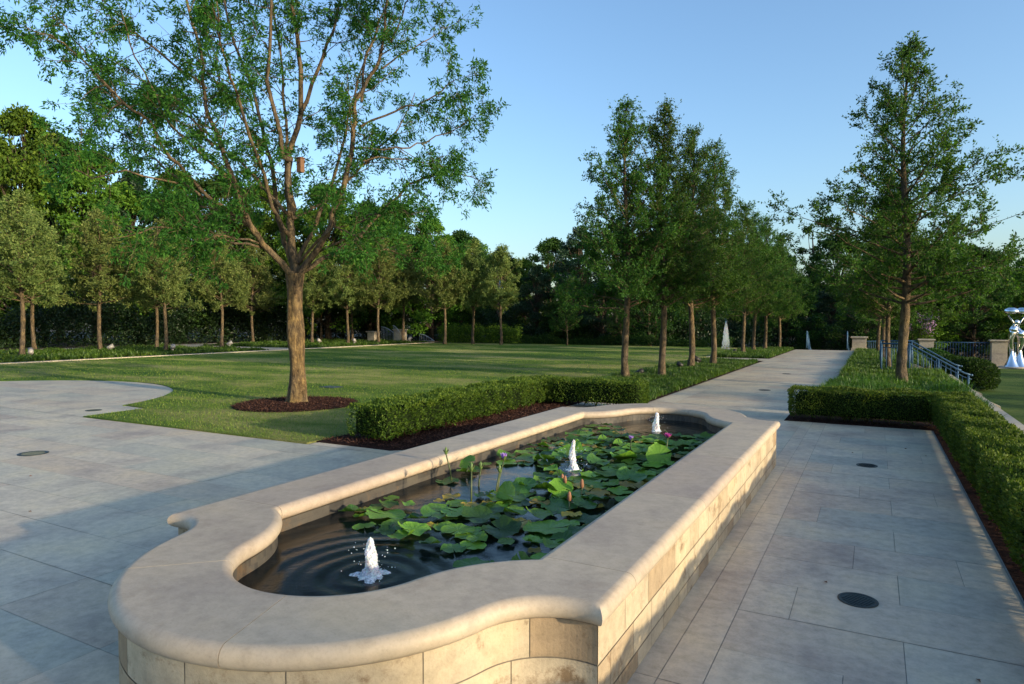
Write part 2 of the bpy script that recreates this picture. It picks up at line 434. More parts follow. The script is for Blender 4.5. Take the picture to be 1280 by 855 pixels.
o=blades('grass',x,y,.015,rng.uniform(.018,.042,len(x)),.005*np.clip(d/9,1,3.2)*rng.uniform(.7,1.3,len(x)),M['lawn_blade'],.7)
tag(o,'short mown grass blades covering the lawn around the big tree','grass',kind='stuff')

# mulch ---------------------------------------------------------------------
def ringpoly(c,r,n=48,w=.03): return [(c[0]+(r+w*math.sin(5*a))*math.cos(a),c[1]+(r+w*math.sin(3*a))*math.sin(a)) for a in np.linspace(0,2*PI,n,endpoint=False)]
sheet('mulch_ring',ringpoly(MC,MR),.03,M['mulch'],z0=-.01)
sheet('mulch_bed',[(-6.45,6.42),(-5.22,6.42),(-5.02,6.6),(-5.02,12.33),(-6.45,12.33)],.012,M['mulch'],z0=-.01)
sheet('mulch_strip',[(.775,-4),(1.78,-4),(1.78,12.45),(-1.25,12.45),(-1.25,11.41),(.775,11.41)],.006,M['mulch'],z0=-.01)
xs=[];ys=[]
def chips_in(poly,n):
    p=np.array(poly); x=rng.uniform(p[:,0].min(),p[:,0].max(),n); y=rng.uniform(p[:,1].min(),p[:,1].max(),n); k=inpoly(x,y,poly); return x[k],y[k]
for poly,nn in ((ringpoly(MC,MR),16000),([(-6.4,6.45),(-5.2,6.45),(-5.04,6.6),(-5.04,12.3),(-6.4,12.3)],16000),([(.79,1),(1.1,1),(1.1,11.45),(1.1,11.6),(-1.2,11.6),(-1.2,11.43),(.79,11.43)],9000)):
    a,b=chips_in(poly,nn); xs.append(a); ys.append(b)
x=np.concatenate(xs); y=np.concatenate(ys); n=len(x)
dirs=rng.normal(size=(n,3)); dirs[:,2]*=.35
v,q=leaves(np.stack([x,y,np.where(np.hypot(x-MC[0],y-MC[1])<MR+.1,.036,.02)+rng.uniform(0,.02,n)],1),dirs,rng.uniform(.02,.055,n),rng.uniform(.008,.02,n),normal=np.tile([0,0,1.],(n,1))+rng.normal(0,.4,(n,3)))
o=mesh_np('mulch_chips',v,q,rng.random(n),M['mulch_chip']); tag(o,'dark red brown shredded bark chips around tree and hedges','mulch',kind='stuff')

# groundcover ---------------------------------------------------------------
def cover(name,rects,dens,hh,w,label,z=0,mat='blade',lean=.75):
    xs=[];ys=[];
    for (x0,x1,y0,y1) in rects:
        n=int((x1-x0)*(y1-y0)*dens/7)
        tx=rng.uniform(x0,x1,n); ty=rng.uniform(y0,y1,n)
        xs.append((tx[:,None]+rng.normal(0,.025,(n,7))).ravel()); ys.append((ty[:,None]+rng.normal(0,.025,(n,7))).ravel())
    x=np.concatenate(xs); y=np.concatenate(ys); n=len(x)
    hmod=.8+.35*np.sin(x*2.1+np.sin(y*1.3)*2)*np.sin(y*1.7+x)
    h=rng.uniform(.6,1.1,n)*hh*hmod
    o=blades(name,x,y,z,h,w*rng.uniform(.7,1.3,n),M[mat],lean,seg=2)
    tag(o,label,'groundcover',kind='stuff'); return o
cover('groundcover',[(-6.3,-3.95,12.4,27.0)],2300,.20,.012,'dark green grassy groundcover beneath the nearer trees left of the path')
cover('groundcover',[(-6.3,-3.95,29.9,40.0)],1300,.20,.02,'dark green grassy groundcover beneath the farther trees left of the path')
cover('groundcover',[(-.8,1.7,18.6,23.3),(-.8,1.1,23.3,27.2),(-.8,1.75,27.2,40.0)],1500,.26,.018,'bright green grassy groundcover right of the path beyond the stair rail')
cover('tall_grass',[(-.95,1.72,12.6,18.0)],1500,.36,.014,'tall arching strap leaved grass behind the right hedge',lean=.6)
cover('groundcover',[(-37.6,-28.3,10,24.9),(-37.6,-28.3,27.7,39.3)],330,.26,.05,'green groundcover beds under the row of trees beyond the lawn')
sheet('planting_bed',[(-6.34,12.42),(-3.87,12.42),(-3.87,28.0),(-6.34,28.0)],.004,M['mulch'])
sheet('planting_bed',[(-6.34,29.8),(-3.87,29.8),(-3.87,40.1),(-6.34,40.1)],.004,M['mulch'])
sheet('planting_bed',[(-.88,18.3),(1.2,18.3),(1.2,27.2),(1.78,27.2),(1.78,40.1),(-.88,40.1)],.004,M['mulch'])
sheet('planting_bed',[(-1.0,12.46),(1.77,12.46),(1.77,18.1),(-1.0,18.1)],.004,M['mulch'])
sheet('planting_bed',[(-37.9,8),(-28.26,8),(-28.26,39.4),(-37.9,39.4)],.004,M['mulch'])

# ------------------------------------------------------------------ fountain basin
FX,FY=-2.23,5.12; HALF=1.33; 
def half_outline(d,na=40,nb=22):
    """near end, right half, from centre line to corner, inset by d"""
    r0=.98; c0=(0,2.40-FY); c1=(1.24,2.09-FY); r1=.298
    ang=math.atan2(c1[1]-c0[1],c1[0]-c0[0])
    pts=[]
    for a in np.linspace(-PI/2,ang,na): pts.append((c0[0]+(r0-d)*math.cos(a),c0[1]+(r0-d)*math.sin(a)))
    xe=HALF-d; rr=r1+d
    a1=math.acos((xe-c1[0])/rr)
    for a in np.linspace(ang+PI,a1,nb)[1:]: pts.append((c1[0]+rr*math.cos(a),c1[1]+rr*math.sin(a)))
    return pts
NS=36
def outline(d):
    h=half_outline(d)
    nr=h
    y0=h[-1][1]; xe=h[-1][0]
    side=[(xe,-2.335+4.67*(k-1)/(NS-2)) for k in range(1,NS)]
    right=h+side+[(x,-y) for x,y in h[::-1]]      # near centre -> far centre, right side
    left=[(-x,y) for x,y in right[::-1]][1:-1]
    return np.array(right+left)
NL=len(outline(0)); NH=len(half_outline(0))
I_CR=NH-1; I_CF=NH-1+NS      # corner indices on the right side
fount=empty('fountain_basin',(FX,FY,0)); tag(fount,'long raised stone lily pool with rounded ends and bullnosed coping','fountain')
prof=[(.045,.402)]
for a in np.linspace(-PI/2,PI/2,9): prof.append((.045-.045*math.cos(a),.4475+.0445*math.sin(a)))
for k in (.050,.24,.430): prof.append((k,.492))
for a in np.linspace(PI/2,-PI/2,9): prof.append((.435+.045*math.cos(a),.4475+.0445*math.sin(a)))
prof.append((.06,.402))
rings=np.stack([np.column_stack([outline(d),np.full(NL,z)]) for d,z in prof])   # (P,NL,3)
joint_idx=sorted([9,I_CR+1,I_CR+11,I_CR+21,I_CR+30,I_CF-1,NL//2-12,NL//2+14,NL-(I_CF-1),NL-(I_CR+25),NL-(I_CR+13),NL-(I_CR+1),NL-24])
cp=MB(); P_=len(prof)
for a,b in zip(joint_idx,joint_idx[1:]+[joint_idx[0]+NL]):
    seg=[rings[:,i%NL,:].copy() for i in range(a,b+1)]
    def shrink(p,q):
        dd=q-p; return p+unit(dd)*.0016
    s0=shrink(seg[0],seg[1]); s1=shrink(seg[-1],seg[-2]); seg[0]=s0; seg[-1]=s1
    v=np.concatenate(seg); f=[]
    for i in range(len(seg)-1):
        for j in range(P_-1): f.append((i*P_+j,(i+1)*P_+j,(i+1)*P_+j+1,i*P_+j+1))
        f.append((i*P_+P_-1,(i+1)*P_+P_-1,(i+1)*P_,i*P_))
    f.append(tuple(range(P_))); f.append(tuple((len(seg)-1)*P_+j for j in range(P_))[::-1])
    t=random.uniform(.1,1); cp.add(v,f,t,True); 
    cp.sm[-1]=False; cp.sm[-2]=False
    # corners stay crisp: split at the mitre handled by auto smooth below
cop=cp.build('coping',M['coping'],fount)
# split normals at mitres
me=cop.data
import bmesh
bm=bmesh.new(); bm.from_mesh(me)
for e in bm.edges:
    if len(e.link_faces)==2 and e.calc_face_angle(0)>R(38): e.smooth=False
bm.to_mesh(me); bm.free()
# filling below coping joints
jf=MB(); o1=outline(.038); o2=outline(.442)
v=[(x,y,.4) for x,y in o1]+[(x,y,.4) for x,y in o2]+[(x,y,.486) for x,y in o1]+[(x,y,.486) for x,y in o2]
jf.add(v,[(2*NL+i,2*NL+(i+1)%NL,3*NL+(i+1)%NL,3*NL+i) for i in range(NL)]+[(i,(i+1)%NL,2*NL+(i+1)%NL,2*NL+i) for i in range(NL)])
jf.build('coping_joint',M['mortar'],fount)
# outer wall blocks
ow=outline(.035); om=outline(.0395)
seglen=np.linalg.norm(np.roll(ow,-1,0)-ow,axis=1); cum=np.concatenate([[0],np.cumsum(seglen)]); TOT=cum[-1]
def at_s(poly,s):
    s=s%TOT; i=min(np.searchsorted(cum,s,'right')-1,NL-1); k=(s-cum[i])/(seglen[i]+1e-9); return poly[i]*(1-k)+poly[(i+1)%NL]*k
wl=MB(); corner_s=[cum[I_CR],cum[I_CF],cum[NL-I_CF],cum[NL-I_CR]]
for ci,(z0,z1,bl) in enumerate([(.243,.403,.30),(.083,.240,.30),(0,.080,.30)]):
    for a,b in zip(corner_s,corner_s[1:]+[corner_s[0]+TOT]):
        L=b-a; s=a; first=True
        while s<b-.02:
            ln=random.uniform(.20,.34) if (b-a)>3.2 and abs(at_s(ow,(a+b)/2)[0])>1 else random.uniform(.38,.55)
            if first: ln*=(.5 if ci%2 else 1); first=False
            e=min(b,s+ln); 
            if b-e<.12: e=b
            ss=[s+.002]+[c for c in np.concatenate([cum,cum+TOT]) if s+.002<c<e-.002]+[e-.002]
            P0=[at_s(ow,q) for q in ss]; m=len(ss)
            v=[(p[0],p[1],z0+.0015) for p in P0]+[(p[0],p[1],z1-.0015) for p in P0]
            wl.add(v,[(i,i+1,m+i+1,m+i) for i in range(m-1)],max(0,min(1,random.gauss(.55,.42))),False)
            s=e
wl.build('wall_blocks',M['block'],fount)
ml=MB(); ml.add([(x,y,0) for x,y in om]+[(x,y,.404) for x,y in om],[(i,(i+1)%NL,NL+(i+1)%NL,NL+i) for i in range(NL)]); ml.build('mortar',M['mortar'],fount)
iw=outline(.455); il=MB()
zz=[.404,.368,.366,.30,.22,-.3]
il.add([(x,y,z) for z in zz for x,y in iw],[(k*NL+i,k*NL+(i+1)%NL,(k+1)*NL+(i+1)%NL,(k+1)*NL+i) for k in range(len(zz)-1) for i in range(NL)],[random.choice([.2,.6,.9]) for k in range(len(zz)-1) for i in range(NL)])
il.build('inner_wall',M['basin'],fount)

# water surface: fine grid with real ripples
WZ=.335
JETS=[(-2.18,2.53,.20),(-2.23,5.17,.27),(-2.18,7.45,.23)]
st=.02
gx=np.arange(FX-.93,FX+.93,st); gy=np.arange(FY-3.3,FY+3.3,st)
X,Y=np.meshgrid(gx,gy,indexing='ij')
Z=np.full(X.shape,WZ)
for (jx,jy,h),amp,k in zip(JETS,(.0036,.0020,.0018),(50,60,60)):
    wob=.25*np.sin(3*np.arctan2(Y-jy,X-jx)+jx)+.1*np.sin(7*np.arctan2(Y-jy,X-jx))
    r=np.hypot(X-jx,Y-jy)+.02*wob*(1+np.hypot(X-jx,Y-jy))
    Z+=amp*np.sin(k*r)*np.exp(-r*1.7)*np.clip(r*6,0,1)
for _ in range(26):
    a=rng.uniform(0,2*PI); kk=rng.uniform(9,34); Z+=rng.uniform(.2,.55)*.012/kk*np.sin(kk*(X*math.cos(a)+Y*math.sin(a))+rng.uniform(0,6))
wo=outline(.44)+np.array([FX,FY])
ins=inpoly(X,Y,[tuple(p) for p in wo]); ny=len(gy)
cell=ins[:-1,:-1]|ins[1:,:-1]|ins[:-1,1:]|ins[1:,1:]
ii,jj=np.nonzero(cell); q=np.stack([ii*ny+jj,(ii+1)*ny+jj,(ii+1)*ny+jj+1,ii*ny+jj+1],1)
# clamp edge verts to stay within the wall
o=mesh_np('pool_water',np.stack([X,Y,Z],-1).reshape(-1,3),q,np.full(len(q),.5),M['water'],smooth=True); tag(o,kind='structure')

# bubbler jets
jl=['frothy white bubbler jet nearest the rounded near end of the pool','tall slim white bubbler jet among lily pads at mid pool','small white bubbler jet at the far end of the pool']
for (jx,jy,h),lab,ji in zip(JETS,jl,range(3)):
    root=empty('fountain_jet',(jx,jy,WZ)); tag(root,lab,'fountain jet','bubbler jets in the lily pool')
    n=40; m=60; v=[]; ph1,ph2,ph3=[random.uniform(0,6) for _ in range(3)]
    for i in range(m+1):
        t=i/m; z=t*h
        r=((.029,.023,.032)[ji]*(1-t)**.5+.006)*(1+.10*math.sin(t*11+ph1))+(.022*(1-t)**8)
        if i>m-4: r*=(m-i+.3)/4.3
        ox=.006*math.sin(t*5+ji*2); oy=.005*math.cos(t*7)
        for j in range(n):
            a=2*PI*j/n; rr=r*(1+.10*math.sin(3*a+t*9+ph2)+.09*math.sin(6*a-t*31+ph3)+.08*math.sin(11*a+t*47)+.05*math.sin(17*a-t*70)+random.uniform(-.09,.09))
            v.append((ox+rr*math.cos(a),oy+rr*math.sin(a),z-.01+random.uniform(-.002,.002)))
    f=[(i*n+j,i*n+(j+1)%n,(i+1)*n+(j+1)%n,(i+1)*n+j) for i in range(m) for j in range(n)]
    mb=MB().add(v,f,.5,True); mb.build('water_column',M['foam'],root)
    mb=MB(); nr,na=12,48; v=[(0,0,.02)]       # churned foam spreading at the foot
    fr=(.085,.06,.055)[ji]; q1,q2=random.uniform(0,6),random.uniform(0,6)
    for k in range(1,nr+1):
        for j in range(na):
            a=2*PI*j/na; e=1+.22*math.sin(3*a+q1)+.16*math.sin(7*a+q2)+.10*math.sin(13*a+q1)+random.uniform(-.06,.06)
            rr=fr*e*k/nr; t=k/nr
            v.append((rr*math.cos(a),rr*math.sin(a),.022*(1-t)**1.5+(random.uniform(-.003,.005) if k<nr else -.006)))
    f=[(0,1+j,1+(j+1)%na) for j in range(na)]+[(1+(k-1)*na+j,1+k*na+j,1+k*na+(j+1)%na,1+(k-1)*na+(j+1)%na) for k in range(1,nr) for j in range(na)]
    mb.add(v,f,.5,True)
    mb.build('foam',M['foam'],root)
    mb=MB()
    for _ in range(70):
        a=random.uniform(0,2*PI); r=random.gauss(.07,.04); s=random.uniform(.0015,.004)
        mb.lathe([(0.0003,-s),(s,0),(.0003,s)],5,(r*math.cos(a),r*math.sin(a),random.uniform(.0,h*.75)))
    tag(mb.build('droplets',M['foam'],root),kind='stuff')

# lily pads -----------------------------------------------------------------
def pad_mesh(name,curl,wave,seed,mat):
    rs=random.Random(seed); n=34; rings_=[0,.25,.5,.75,.93,1.0]; v=[(0,0,-.004)]; 
    notch=.16
    ph=rs.uniform(0,6); fold=curl
    for k,rr in enumerate(rings_[1:]):
        for j in range(n):
            a=notch/2+ (2*PI-notch)*j/(n-1)
            er=1+.045*math.sin(4*a+ph)+.03*math.sin(9*a+ph)+.015*math.sin(15*a)+rs.uniform(-.012,.012)
            x=rr*er*math.cos(a); y=rr*er*math.sin(a)
            z=.07*wave*rr**3*math.sin(3*a+ph)+.06*wave*rr**4*math.sin(5*a+2*ph)+.03*wave*rr**5*math.sin(11*a+ph)+.05*rr**6*(1+.5*math.sin(2*a))
            z+=fold*max(0,math.sin(a+ph))**2*rr**2
            x*=1-.35*abs(fold)*max(0,math.sin(a+ph))*rr; y*=1-.35*abs(fold)*max(0,math.sin(a+ph))*rr
            v.append((x,y,z))
    f=[(0,1+j,2+j) for j in range(n-1)]
    for k in range(len(rings_)-2):
        for j in range(n-1): f.append((1+k*n+j,1+(k+1)*n+j,1+(k+1)*n+j+1,1+k*n+j+1))
    mb=MB().add(v,f,.5,True)
    me=bpy.data.meshes.new(name); me.from_pydata(np.concatenate(mb.v).tolist(),[],mb.f); me.polygons.foreach_set('use_smooth',mb.sm); me.materials.append(M[mat]); me.update()
    return me
kinds={
 'light':[pad_mesh('lily_pad',0,.7,s,'pad') for s in (1,2,3)],
 'dark':[pad_mesh('lily_pad',0,1.0,s,'pad_dark') for s in (4,5)],
 'curled':[pad_mesh('lily_pad',.42,1.0,s,'pad') for s in (6,7,8)],
 'curled_dark':[pad_mesh('lily_pad',.4,1.2,s,'pad_dark') for s in (9,10)],
 'old':[pad_mesh('lily_pad',0,1.2,s,'pad_old') for s in (11,)]}
zone=lambda y: 'near end' if y<4.1 else ('middle' if y<5.9 else 'far half')
def padlabel(k,y):
    z={'near end':'in the raft closest to the nearest bubbler','middle':'around the middle bubbler','far half':'in the far half of the pool'}[zone(y)]
    w={'light':'flat bright green lily pad','dark':'flat dark green lily pad','curled':'bright green lily pad with upturned edge','curled_dark':'dark green lily pad with curled rim','old':'small yellowing brown lily pad'}[k]
    return w+' '+z
inner=[tuple(p) for p in (outline(.50)+np.array([FX,FY]))]
placed=[]
def addpad(x,y,r,k,tilt=0,z=0,lab=None):
    o=bpy.data.objects.new('lily_pad',random.choice(kinds[k])); COL.objects.link(o)
    o.location=(x,y,WZ+.006+z); o.scale=(r,r,r); o.rotation_euler=(random.gauss(0,.03)+tilt,random.gauss(0,.03),random.uniform(0,6.28))
    if tilt: o.rotation_euler=(tilt,random.uniform(-.3,.3),random.uniform(-.8,.8))
    tag(o,lab or padlabel(k,y),'lily pad','lily pads floating in the pool: '+(padlabel(k,y) if not lab else 'raised'))
    placed.append((x,y,r))
def okpad(x,y,r):
    for (jx,jy,h),rad in zip(JETS,(.42,.14,.36)):
        if math.hypot(x-jx,y-jy)<rad+r*.6: return False
    if y<2.92-.28*(x+2.2): return False
    if y>7.45: return False
    if math.hypot((x+2.62)/.30,(y-4.55)/.62)<1: return False   # open sky-blue water left of the middle jet
    if math.hypot((x+2.85)/.22,(y-3.95)/.30)<1: return False
    for a in range(8):
        if not inpoly(np.array([x+r*.95*math.cos(a*.785)]),np.array([y+r*.95*math.sin(a*.785)]),inner)[0]: return False
    return True
tries=0
while len(placed)<235 and tries<16000:
    tries+=1
    x=random.uniform(FX-.83,FX+.83); y=random.uniform(2.8,7.6); r=random.choice([random.uniform(.10,.155),random.uniform(.08,.12),random.uniform(.05,.09)])
    if not okpad(x,y,r): continue
    ov=sum(1 for a,b,c in placed if math.hypot(a-x,b-y)<(c+r)*(.62 if tries<5000 else .42))
    if ov>0: continue
    u=random.random()
    k='light' if u<.42 else 'dark' if u<.62 else 'curled' if u<.78 else 'curled_dark' if u<.90 else 'old'
    if k=='old': r*=.75
    addpad(x,y,r,k,z=random.uniform(0,.014)+(.012 if k.startswith('cur') else 0))
# big pads that stand up out of the water
addpad(-1.66,5.75,.11,'light',.95,.07,'large bright lily pad standing upright under the magenta flower')
addpad(-2.24,4.02,.09,'light',1.15,.05,'upright folded lily pad leaning beside the violet flower stalks')
addpad(-1.98,4.36,.09,'light',.6,.05,'pale green lily pad tilted toward the viewer before the middle jet')
addpad(-2.28,4.33,.11,'dark',.35,.035,'dark glossy lily pad raised above open water')
addpad(-2.46,5.60,.07,'light',.9,.05,'round pale lily pad standing just behind the middle jet')
addpad(-2.94,4.62,.075,'light',.7,.09,'bright lily pad held up near left coping beside a bud')

# water lily flowers and buds
def petals(mb,c,n,L,W,open_,z=0):
    for i in range(n):
        a=2*PI*i/n+z*5; d=np.array([math.cos(a)*math.sin(open_),math.sin(a)*math.sin(open_),math.cos(open_)])
        s=np.array([-math.sin(a),math.cos(a),0])*W/2; nn=np.cross(s,d)*.25; nn=nn/ (np.linalg.norm(nn)+1e-9)*W*.2; c_=np.array(c)
        mb.add([c_,c_+d*L*.3-s*.7+nn,c_+d*L*.65-s+nn,c_+d*L,c_+d*L*.65+s+nn,c_+d*L*.3+s*.7+nn,c_+d*L*.5],[(0,1,6,5),(1,2,6),(2,3,6),(3,4,6),(4,5,6)],.5,True)
def lily(x,y,h,lean,kind,label):
    root=empty('water_lily_flower',(x,y,WZ-.05)); tag(root,label,'water lily','water lily blooms and buds above the pads')
    top=np.array([lean[0],lean[1],h+.05]); mid=top*.5+np.array([lean[0]*-.2,lean[1]*-.2,0])
    MB().tube([(0,0,0),mid,top],[.007,.006,.005],6).build('stem',M['stalk'],root)
    if kind in('violet','magenta'):
        mb=MB(); petals(mb,top,8,.062,.020,.75 if kind=='magenta' else .45); petals(mb,top,8,.055,.018,.45 if kind=='magenta' else .25,.1); mb.build('petals',M['petal_'+kind],root)
        mb=MB(); petals(mb,top-np.array([0,0,.003]),4,.055,.022,.95 if kind=='magenta' else .6,.2); mb.build('sepals',M['bud'],root)
        MB().lathe([(.0005,.0),(.010,.006),(.009,.02),(.0005,.024)],10,tuple(top+np.array([0,0,.005]))).build('stamens',M['stamen'],root)
    elif kind=='bud':
        MB().lathe([(.003,-.005),(.012,.008),(.015,.022),(.011,.042),(.0008,.062)],10,tuple(top)).build('bud',M['bud'],root)
        mb=MB(); petals(mb,top,3,.055,.018,.5); mb.build('sepals',M['stalk'],root)
    else:
        MB().lathe([(.003,-.005),(.013,.006),(.014,.03),(.010,.055),(.0008,.066)],9,tuple(top)).build('bud',M['spent'],root)
lily(-2.43,4.22,.21,(-.02,.14),'violet','violet water lily flower on tall stalk in open water')
lily(-1.70,6.12,.17,(.02,.0),'magenta','magenta water lily flower above the large upright pad')
lily(-2.07,6.2,.09,(.0,.02),'violet','small dark violet water lily low among pads beyond middle jet')
lily(-2.90,4.33,.22,(-.03,-.04),'bud','green lily bud on pale stalk in front of the left coping')
lily(-2.44,3.88,.22,(-.01,.02),'bud','green lily bud on dark thin upright stalk')
lily(-2.64,4.30,.13,(.01,.02),'bud','lower green lily bud just right of the dark stalk')
lily(-2.43,4.20,.14,(.0,.06),'bud','slender lily bud beside the violet flower')
lily(-2.01,4.46,.07,(0,0),'spent','brown spent lily bud leftmost of the group in the pads')
lily(-1.97,4.42,.07,(0,0),'spent','brown spent lily bud touching its twin among dark pads')
lily(-1.76,4.02,.07,(0,0),'spent','brown spent lily bud nearest the right coping')
lily(-1.83,4.38,.07,(.01,0),'spent','brown spent lily bud right of the tilted pale pad')

# ------------------------------------------------------------------ drains
def drain(x,y,r,label):
    root=empty('drain_cover',(x,y,0)); tag(root,label,'drain cover','round drain covers in the paving')
    MB().lathe([(r,.001),(r,.006),(r*.86,.006),(r*.84,.002)],40).build('rim',M['iron'],root)
    mb=MB(); mb.lathe([(r*.84,.003),(r*.70,.003),(.001,.003)],40)
    for k in range(-4,5):
        w=math.sqrt(max(0,(r*.74)**2-(k*r*.16)**2)); mb.box(-w,w,k*r*.16-.003,k*r*.16+.003,.003,.0065)
    mb.build('grate',M['iron'],root); root.rotation_euler=(0,0,random.uniform(0,3))
drain(-.06,4.24,.105,'round dark drain cover in the paving nearest the camera right of the pool')
drain(-.05,8.28,.105,'round dark drain cover in the paving near the far right hedge')
drain(-8.88,4.22,.16,'round dark drain cover in the left terrace')
drain(-12.22,6.79,.13,'round dark drain cover beside the sharp lawn tip')
drain(-2.2,16.2,.13,'round dark drain cover in the garden path nearer the pool')
drain(-2.3,21.5,.13,'round dark drain cover in the garden path farther along')
o=MB().box(-11.55,-11.1,11.6,11.95,.01,.035,bev=.006).build('valve_cover',M['iron']); tag(o,'flat dark square valve box lid set in the lawn','valve cover')

for i,(x,y,w) in enumerate([(.42,3.55,'on the nearest paving slab by the right hedge'),(.55,9.2,'dry curled leaf on the paving close to the far hedge corner'),(.35,9.6,'on paving beyond the small drain'),(.1,3.2,'at the lower right of the nearest drain'),(-.2,9.0,'just beyond the small drain'),(-.25,4.45,'just above the nearest drain cover'),(-7.6,3.6,'on the left terrace'),(-6.2,2.9,'on the left terrace nearer the pool')]):
    mb=MB(); L=.035; mb.add([(0,0,.003),(L*.5,L*.28,.010),(L,0,.004),(L*.5,-L*.28,.012),(L*.5,0,.004)],[(0,4,1),(1,4,2),(2,4,3),(3,4,0)],.5)
    o=mb.build('fallen_leaf',M['spent'],None,(x,y,.001)); o.rotation_euler=(0,0,random.uniform(0,6)); tag(o,'small brown fallen leaf '+w,'leaf','fallen leaves on the paving')
# ------------------------------------------------------------------ hedges
def hedge(name,boxes,dens,L,label,bottom=.07):
    root=empty(name,(boxes[0][0],boxes[0][2],0)); tag(root,label,'hedge','clipped boxwood hedges')
    ox,oy=boxes[0][0],boxes[0][2]; C=[];Nn=[]
    for bi,(x0,x1,y0,y1,h) in enumerate(boxes):
        z0=bottom
        faces=[('z',(x1-x0)*(y1-y0)),('x0',(y1-y0)*(h-z0)),('x1',(y1-y0)*(h-z0)),('y0',(x1-x0)*(h-z0)),('y1',(x1-x0)*(h-z0))]
        for fn,A in faces:
            n=int(A*dens); a=rng.random(n); b=rng.random(n)
            if fn=='z': p=np.stack([x0+a*(x1-x0),y0+b*(y1-y0),np.full(n,h)],1); nn=np.tile([0,0,1.],(n,1))
            elif fn in('x0','x1'): p=np.stack([np.full(n,x0 if fn=='x0' else x1),y0+a*(y1-y0),z0+b*(h-z0)],1); nn=np.tile([-1. if fn=='x0' else 1.,0,0],(n,1))
            else: p=np.stack([x0+a*(x1-x0),np.full(n,y0 if fn=='y0' else y1),z0+b*(h-z0)],1); nn=np.tile([0,-1. if fn=='y0' else 1.,0],(n,1))
            # rounded shoulders, gentle unevenness of a clipped hedge
            for ax,(lo,hi) in enumerate(((x0,x1),(y0,y1))):
                pass
            e=np.minimum(np.minimum(p[:,0]-x0,x1-p[:,0]),np.minimum(p[:,1]-y0,y1-p[:,1]))
            if fn=='z': p[:,2]-=np.clip(.05-e,0,.05)**2*14
            else: p-=nn*(np.clip(p[:,2]-(h-.05),0,.05)**2*14)[:,None]; p-=nn*(np.clip(.16-p[:,2],0,.2)*.5)[:,None]
            un=.018*np.sin(p[:,0]*7.3+p[:,1]*5.1+1)+.014*np.sin(p[:,1]*13-p[:,2]*9+p[:,0]*4)+.010*np.sin(p[:,0]*31)*np.sin(p[:,1]*29+p[:,2]*27)
            depth=np.abs(rng.normal(0,.022,n))
            p+=nn*(un-depth+.008)[:,None]
            k=np.ones(n,bool)
            for bj,(a0,a1,b0,b1,hh) in enumerate(boxes):
                if bj!=bi: k&=~((p[:,0]>a0+.05)&(p[:,0]<a1-.05)&(p[:,1]>b0+.05)&(p[:,1]<b1-.05)&(p[:,2]<hh-.05))
            k&=rng.random(n)<np.clip(.95+.9*np.sin(p[:,0]*9+2*np.sin(p[:,1]*3.1))*np.sin(p[:,1]*8.3+p[:,2]*6+1),.35,1)
            C.append(p[k]); Nn.append(nn[k])
    C=np.concatenate(C); Nn=np.concatenate(Nn); n=len(C)
    # little sprigs poking above
    d=unit(Nn*.75+np.array([0,0,.55])+rng.normal(0,.55,(n,3)))
    s=rng.uniform(.75,1.3,n)
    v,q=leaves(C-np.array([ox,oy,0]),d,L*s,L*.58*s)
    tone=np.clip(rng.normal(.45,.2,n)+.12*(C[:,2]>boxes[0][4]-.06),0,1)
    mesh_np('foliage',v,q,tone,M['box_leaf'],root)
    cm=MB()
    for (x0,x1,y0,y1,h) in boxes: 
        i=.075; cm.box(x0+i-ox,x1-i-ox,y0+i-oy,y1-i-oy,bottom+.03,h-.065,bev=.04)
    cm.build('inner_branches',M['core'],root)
    sm=MB()
    for (x0,x1,y0,y1,h) in boxes:
        L_=max(x1-x0,y1-y0)
        for k in range(int(L_/.22)):
            x=random.uniform(x0+.12,x1-.12); y=random.uniform(y0+.12,y1-.12)
            for _ in range(3): sm.tube([(x-ox,y-oy,0),(x-ox+random.uniform(-.1,.1),y-oy+random.uniform(-.1,.1),.2)],.008,4)
    tag(sm.build('stems',M['bark_dark'],root),kind='stuff')
    return root
hedge('boxwood_hedge',[(.80,1.28,.5,12.0,.51),(-1.17,.80,11.43,12.0,.51)],6200,.026,'L shaped clipped boxwood hedge bordering the right terrace')
hedge('boxwood_hedge',[(-6.08,-5.42,6.62,11.9,.49),(-5.42,-3.62,11.3,11.9,.49)],3600,.034,'L shaped clipped boxwood hedge between the lawn and the left of the pool')

# ------------------------------------------------------------------ trees
def taper(pts,r0,r1): return np.linspace(r0,r1,len(pts))
def curve(p0,d,L,n,up=.0,jit=.05,rs=rng):
    pts=[np.array(p0,float)]; d=np.array(d,float); d/=np.linalg.norm(d)
    for i in range(n):
        d=d+np.array([0,0,up])+rs.normal(0,jit,3); d/=np.linalg.norm(d)
        pts.append(pts[-1]+d*L/n)
    return np.array(pts),d
class Leafer:
    def __init__(s): s.c=[]; s.d=[]; s.L=[]
    def along(s,pts,n,spread,dirb,L):
        t=rng.random(n)*(len(pts)-1); i=t.astype(int).clip(0,len(pts)-2); k=(t-i)[:,None]
        p=pts[i]*(1-k)+pts[i+1]*k+rng.normal(0,spread,(n,3))
        s.c.append(p); s.d.append(unit(dirb*.5+rng.normal(0,.8,(n,3)))); s.L.append(np.full(n,L)*rng.uniform(.7,1.25,n))
    def build(s,name,mat,parent,aspect=.45,shade=None):
        c=np.concatenate(s.c); d=np.concatenate(s.d); L=np.concatenate(s.L)
        v,q=leaves(c,d,L,L*aspect)
        tone=np.clip(rng.normal(.48,.22,len(c)),0,1)
        return mesh_np(name,v,q,tone,mat,parent)
